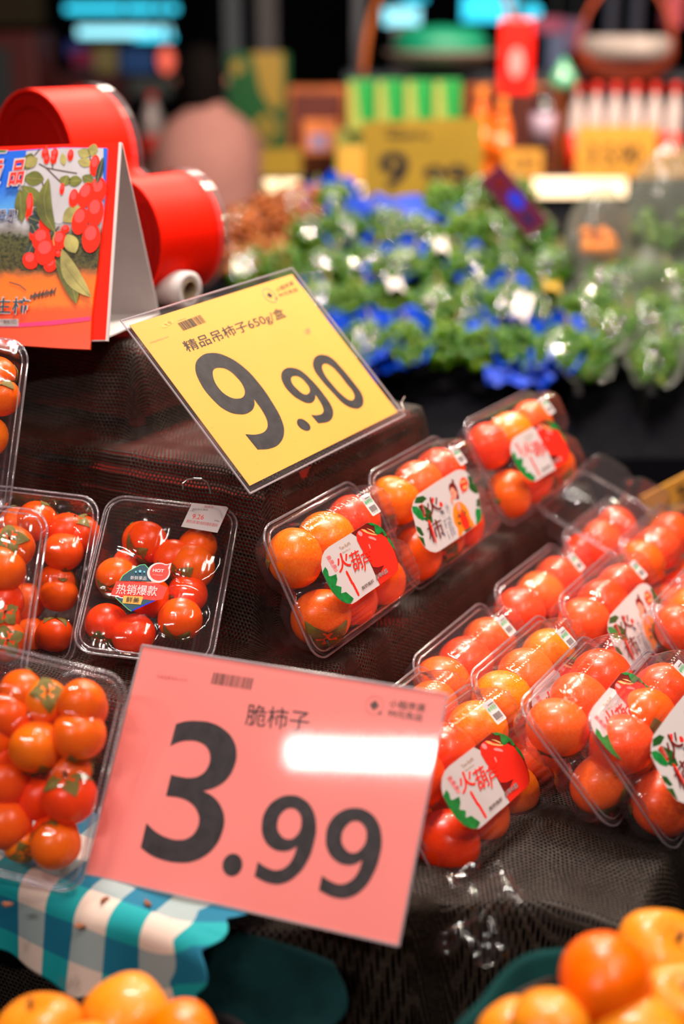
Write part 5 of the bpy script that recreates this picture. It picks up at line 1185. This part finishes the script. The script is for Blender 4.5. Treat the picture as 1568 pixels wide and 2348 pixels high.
for nme, x0, y0, x1, y1, d_, m, lab in lamps:
    w_, h_ = size(x1-x0, d_), size(y1-y0, d_); e = empty(nme, upright((x0+x1)/2, (y0+y1)/2, d_), lab, 'lamp', None)
    b = MB(); b.smooth = True
    if nme == 'round_lamp': b.lathe([(.001, -h_/2), (w_*.35, -h_*.35), (w_/2, 0), (w_*.35, h_*.35), (.001, h_/2)], m, 20)
    else: b.box(-w_/2, w_/2, 0, .04, -h_/2, h_/2, m)
    put('diffuser', b.mesh('diffuser'), e)
    b = MB(); b.box(-w_/2, w_/2, .04, .09, -h_*.3, h_*.3, M_SHELF); put('housing', b.mesh('housing'), e)
    b = MB(); b.box(-.006, .006, .06, .07, h_*.2, 3.6-e.location.z, M_SHELF); put('hanger_rod', b.mesh('hanger_rod'), e)
# ---------------------------------------------------------------- left background shelves, packets, banner
FD = 6.6
boxy('dark_cabinet', -60, 80, 88, 330, 5.6, .4, mat('dark_red_cabinet', (.09, .006, .005), .5), 'dark red cabinet at the far upper left', 'cabinet', detail=lambda b, w_, h_: b.rect(-w_*.35, -h_*.4, w_*.1, h_*.36, mat('cabinet_grey', (.025, .03, .035), .6), -.002), legs=1)
boxy('wall_board', -60, -40, 100, 56, 8.0, .05, mat('olive_board', (.10, .07, .03), .7), 'olive board at the top left corner', 'board', legs=2)
boxy('display_shelf', 84, 166, 290, 250, FD, .3, mat('maroon_shelf', (.085, .006, .010), .5), 'maroon display shelf under the coloured packets', 'shelf', legs=1)
for i, (x0, y0, x1, y1, c_) in enumerate([(150,96,190,128,(.03,.06,.40)),(165,118,216,152,(.38,.015,.10)),(214,108,268,166,(.32,.27,.10)),(276,112,352,166,(.005,.10,.42)),(296,176,392,222,(.06,.07,.07)),(84,172,122,206,(.35,.05,.07)),(212,176,272,206,(.10,.01,.02))]):
    boxy('snack_packet', x0, y0, x1, y1, FD-.1, .08, mat('packet_%s' % 'abcdefg'[i], c_, .4), '%s packet on the far left shelf' % ['navy', 'magenta', 'olive yellow', 'bright blue', 'grey', 'pink', 'dark red'][i], 'packet', 'packets on the far left shelf')
bottle(354, 218, 372, 5.4, 24, M_CAPR, M_CLR, M_LRED, 'red capped white bottle behind the heart box', None, (.02, .4))
def ban(b, w_, h_):
    Yb = mat('banner_yellow', (.62, .38, .05), .5)
    b.poly([(-w_*.1, h_*.5), (w_*.40, h_*.5), (w_*.40, 0), (w_*.25, -h_*.10), (w_*.05, h_*.10)], Yb, -.003); b.ell(w_*.12, -h_*.25, w_*.20, h_*.13, Yb, -.003); b.ell(w_*.12, -h_*.25, w_*.07, h_*.06, mat('banner_green', (.005, .14, .03), .5), -.004); b.ell(-w_*.33, h_*.36, w_*.10, h_*.07, Yb, -.003)
boxy('hanging_banner', 522, 126, 664, 345, 5.6, .02, mat('banner_green', (.005, .14, .03), .5), 'green banner with yellow lettering shapes behind the person', 'banner', detail=ban, legs=2)
for i, (x0, x1, c_) in enumerate(((514, 552, (.12, .14, .18)), (590, 634, (.14, .12, .13)), (1392, 1412, (.09, .09, .16)), (1448, 1470, (.09, .09, .16)))):
    w_ = size(x1-x0, 6.4); b = MB(); b.smooth = False; b.box(-w_/2, w_/2, 0, w_, -2.0, 1.5, mat('post_%s' % 'abcd'[i], c_, .5)); put('steel_post', b.mesh('steel_post'), None, upright((x0+x1)/2, 60, 6.4), ['pale steel post left of the green banner', 'grey steel post right of the green banner', 'slim post behind the arched basket handle', 'second slim post behind the arched basket handle'][i], 'post')
for i, (x0, y0, x1, y1, c_, lab) in enumerate([(1228,40,1290,75,(.22,.02,.08),'dark pink box high on the right shelf'),(1290,45,1345,115,(.10,.03,.10),'plum box high on the right shelf'),(1530,-20,1568,60,(.40,.03,.05),'red box at the top right corner'),(1255,80,1300,160,(.05,.07,.16),'navy box behind the blue lamp'),(900,60,950,158,(.09,.08,.09),'grey box behind the green lining')]):
    boxy('shelf_box', x0, y0, x1, y1, SD+.5, .1, mat('box_%s' % 'abcde'[i], c_, .45), lab, 'box')

# ---------------------------------------------------------------- person seen from behind
def skin_body(name, pts, edges, rads, m, parent=None, M=None, root=0, sub=2, **kw):
    me = bpy.data.meshes.new(name); me.from_pydata(pts, edges, []); me.materials.append(m); o = put(name, me, parent, M, **kw)
    o.modifiers.new('skin', 'SKIN'); 
    for v_, r_ in zip(me.skin_vertices[0].data, rads): v_.radius = r_ if isinstance(r_, tuple) else (r_, r_)
    me.skin_vertices[0].data[root].use_root = True; sb = o.modifiers.new('sub', 'SUBSURF'); sb.levels = sub; sb.render_levels = sub
    for p_ in me.polygons: p_.use_smooth = True
    return o
M_SKIN = mat('skin', (.50, .22, .15), .5); M_HAIR = mat('black_hair', (.006, .004, .004), .8, .1); M_SHIRT = mat('dusty_pink_shirt', (.60, .27, .24), .85, var=.12, vs=6, bmp=.3, bs=20); M_TROU = mat('dark_trousers', (.02, .02, .03), .8)
pc = at(478, 300, 5.1); pb = V((pc.x, pc.y, 0)); H = 1.50
per = empty('person', Matrix.Translation(pb), 'person seen from behind with black hair and dusty pink shirt beyond the heart box', 'person')
pts = [(0,0,.86),(0,0,1.02),(0,-.03,1.20),(0,-.01,1.30),(-.015,.02,1.36),(-.02,.03,1.42), (-.125,-.01,1.19),(-.19,.04,1.0),(-.17,.22,.95),(-.15,.29,.95), (.125,-.01,1.19),(.19,.04,1.0),(.17,.22,.95),(.15,.29,.95),
       (-.09,0,.80),(-.10,.02,.45),(-.10,-.02,.08),(-.10,.10,.03), (.09,0,.80),(.10,.02,.45),(.10,-.02,.08),(.10,.10,.03)]
ed = [(0,1),(1,2),(2,3),(3,4),(4,5),(2,6),(6,7),(7,8),(8,9),(2,10),(10,11),(11,12),(12,13),(0,14),(14,15),(15,16),(16,17),(0,18),(18,19),(19,20),(20,21)]
rd = [(.15,.11),(.14,.10),(.15,.10),(.06,.055),.052,.075,.055,.042,.034,.03,.055,.042,.034,.03,.085,.055,.038,.03,.085,.055,.038,.03]
skin_body('body', pts, ed, rd, M_SKIN, per)
rs = [(r[0]*1.22, r[1]*1.3) if isinstance(r, tuple) else r*1.35 for r in rd]
b = MB(); b.smooth = True; pr_ = [(.84,.185,.125,0),(.90,.20,.135,0),(1.0,.207,.14,0),(1.10,.207,.14,-.01),(1.18,.196,.13,-.02),(1.235,.172,.115,-.02),(1.275,.138,.10,-.015),(1.305,.095,.085,-.01),(1.325,.066,.062,0),(1.34,.058,.055,0)]; n = 32
b.add([(rx*cos(2*pi*i/n)*(1+.02*sin(i*1.7+z*30)), oy+ry*sin(2*pi*i/n), z) for z, rx, ry, oy in pr_ for i in range(n)], [(k*n+i, k*n+(i+1) % n, (k+1)*n+(i+1) % n, (k+1)*n+i) for k in range(len(pr_)-1) for i in range(n)], M_SHIRT)
for sx in (-1, 1): b.tube([(sx*.120, -.01, 1.20), (sx*.150, 0, 1.16), (sx*.185, .02, 1.07), (sx*.205, .05, 1.0), (sx*.19, .12, .96)], lambda u: .062-.014*u, M_SHIRT, 14)
put('shirt', b.mesh('shirt'), per)
skin_body('trousers', [pts[i] for i in (0,14,15,16,18,19,20)], [(0,1),(1,2),(2,3),(0,4),(4,5),(5,6)], [(.165,.13),.10,.072,.055,.10,.072,.055], M_TROU, per)
b = MB(); b.smooth = True; n = 24; vs = []
for j in range(15):
    for i in range(n):
        a = 2*pi*i/n; p_ = pi*j/14; vs.append((-.02+.088*sin(p_)*cos(a)*(1+.03*sin(i*5)), .015+.10*sin(p_)*sin(a), 1.425+.115*cos(p_)-(.03 if cos(p_) < -.2 and sin(a) < 0 else 0)))
b.add(vs, [(j*n+i, j*n+(i+1) % n, (j+1)*n+(i+1) % n, (j+1)*n+i) for j in range(14) for i in range(n)], M_HAIR); put('hair', b.mesh('hair'), per)
b = MB(); b.smooth = True
b.tube([(-.085, .0, 1.41), (-.11, .0, 1.42), (-.11, .0, 1.40)], .012, M_SKIN, 8); b.tube([(.045, .0, 1.41), (.07, .0, 1.42), (.07, .0, 1.40)], .012, M_SKIN, 8); put('ears', b.mesh('ears'), per)
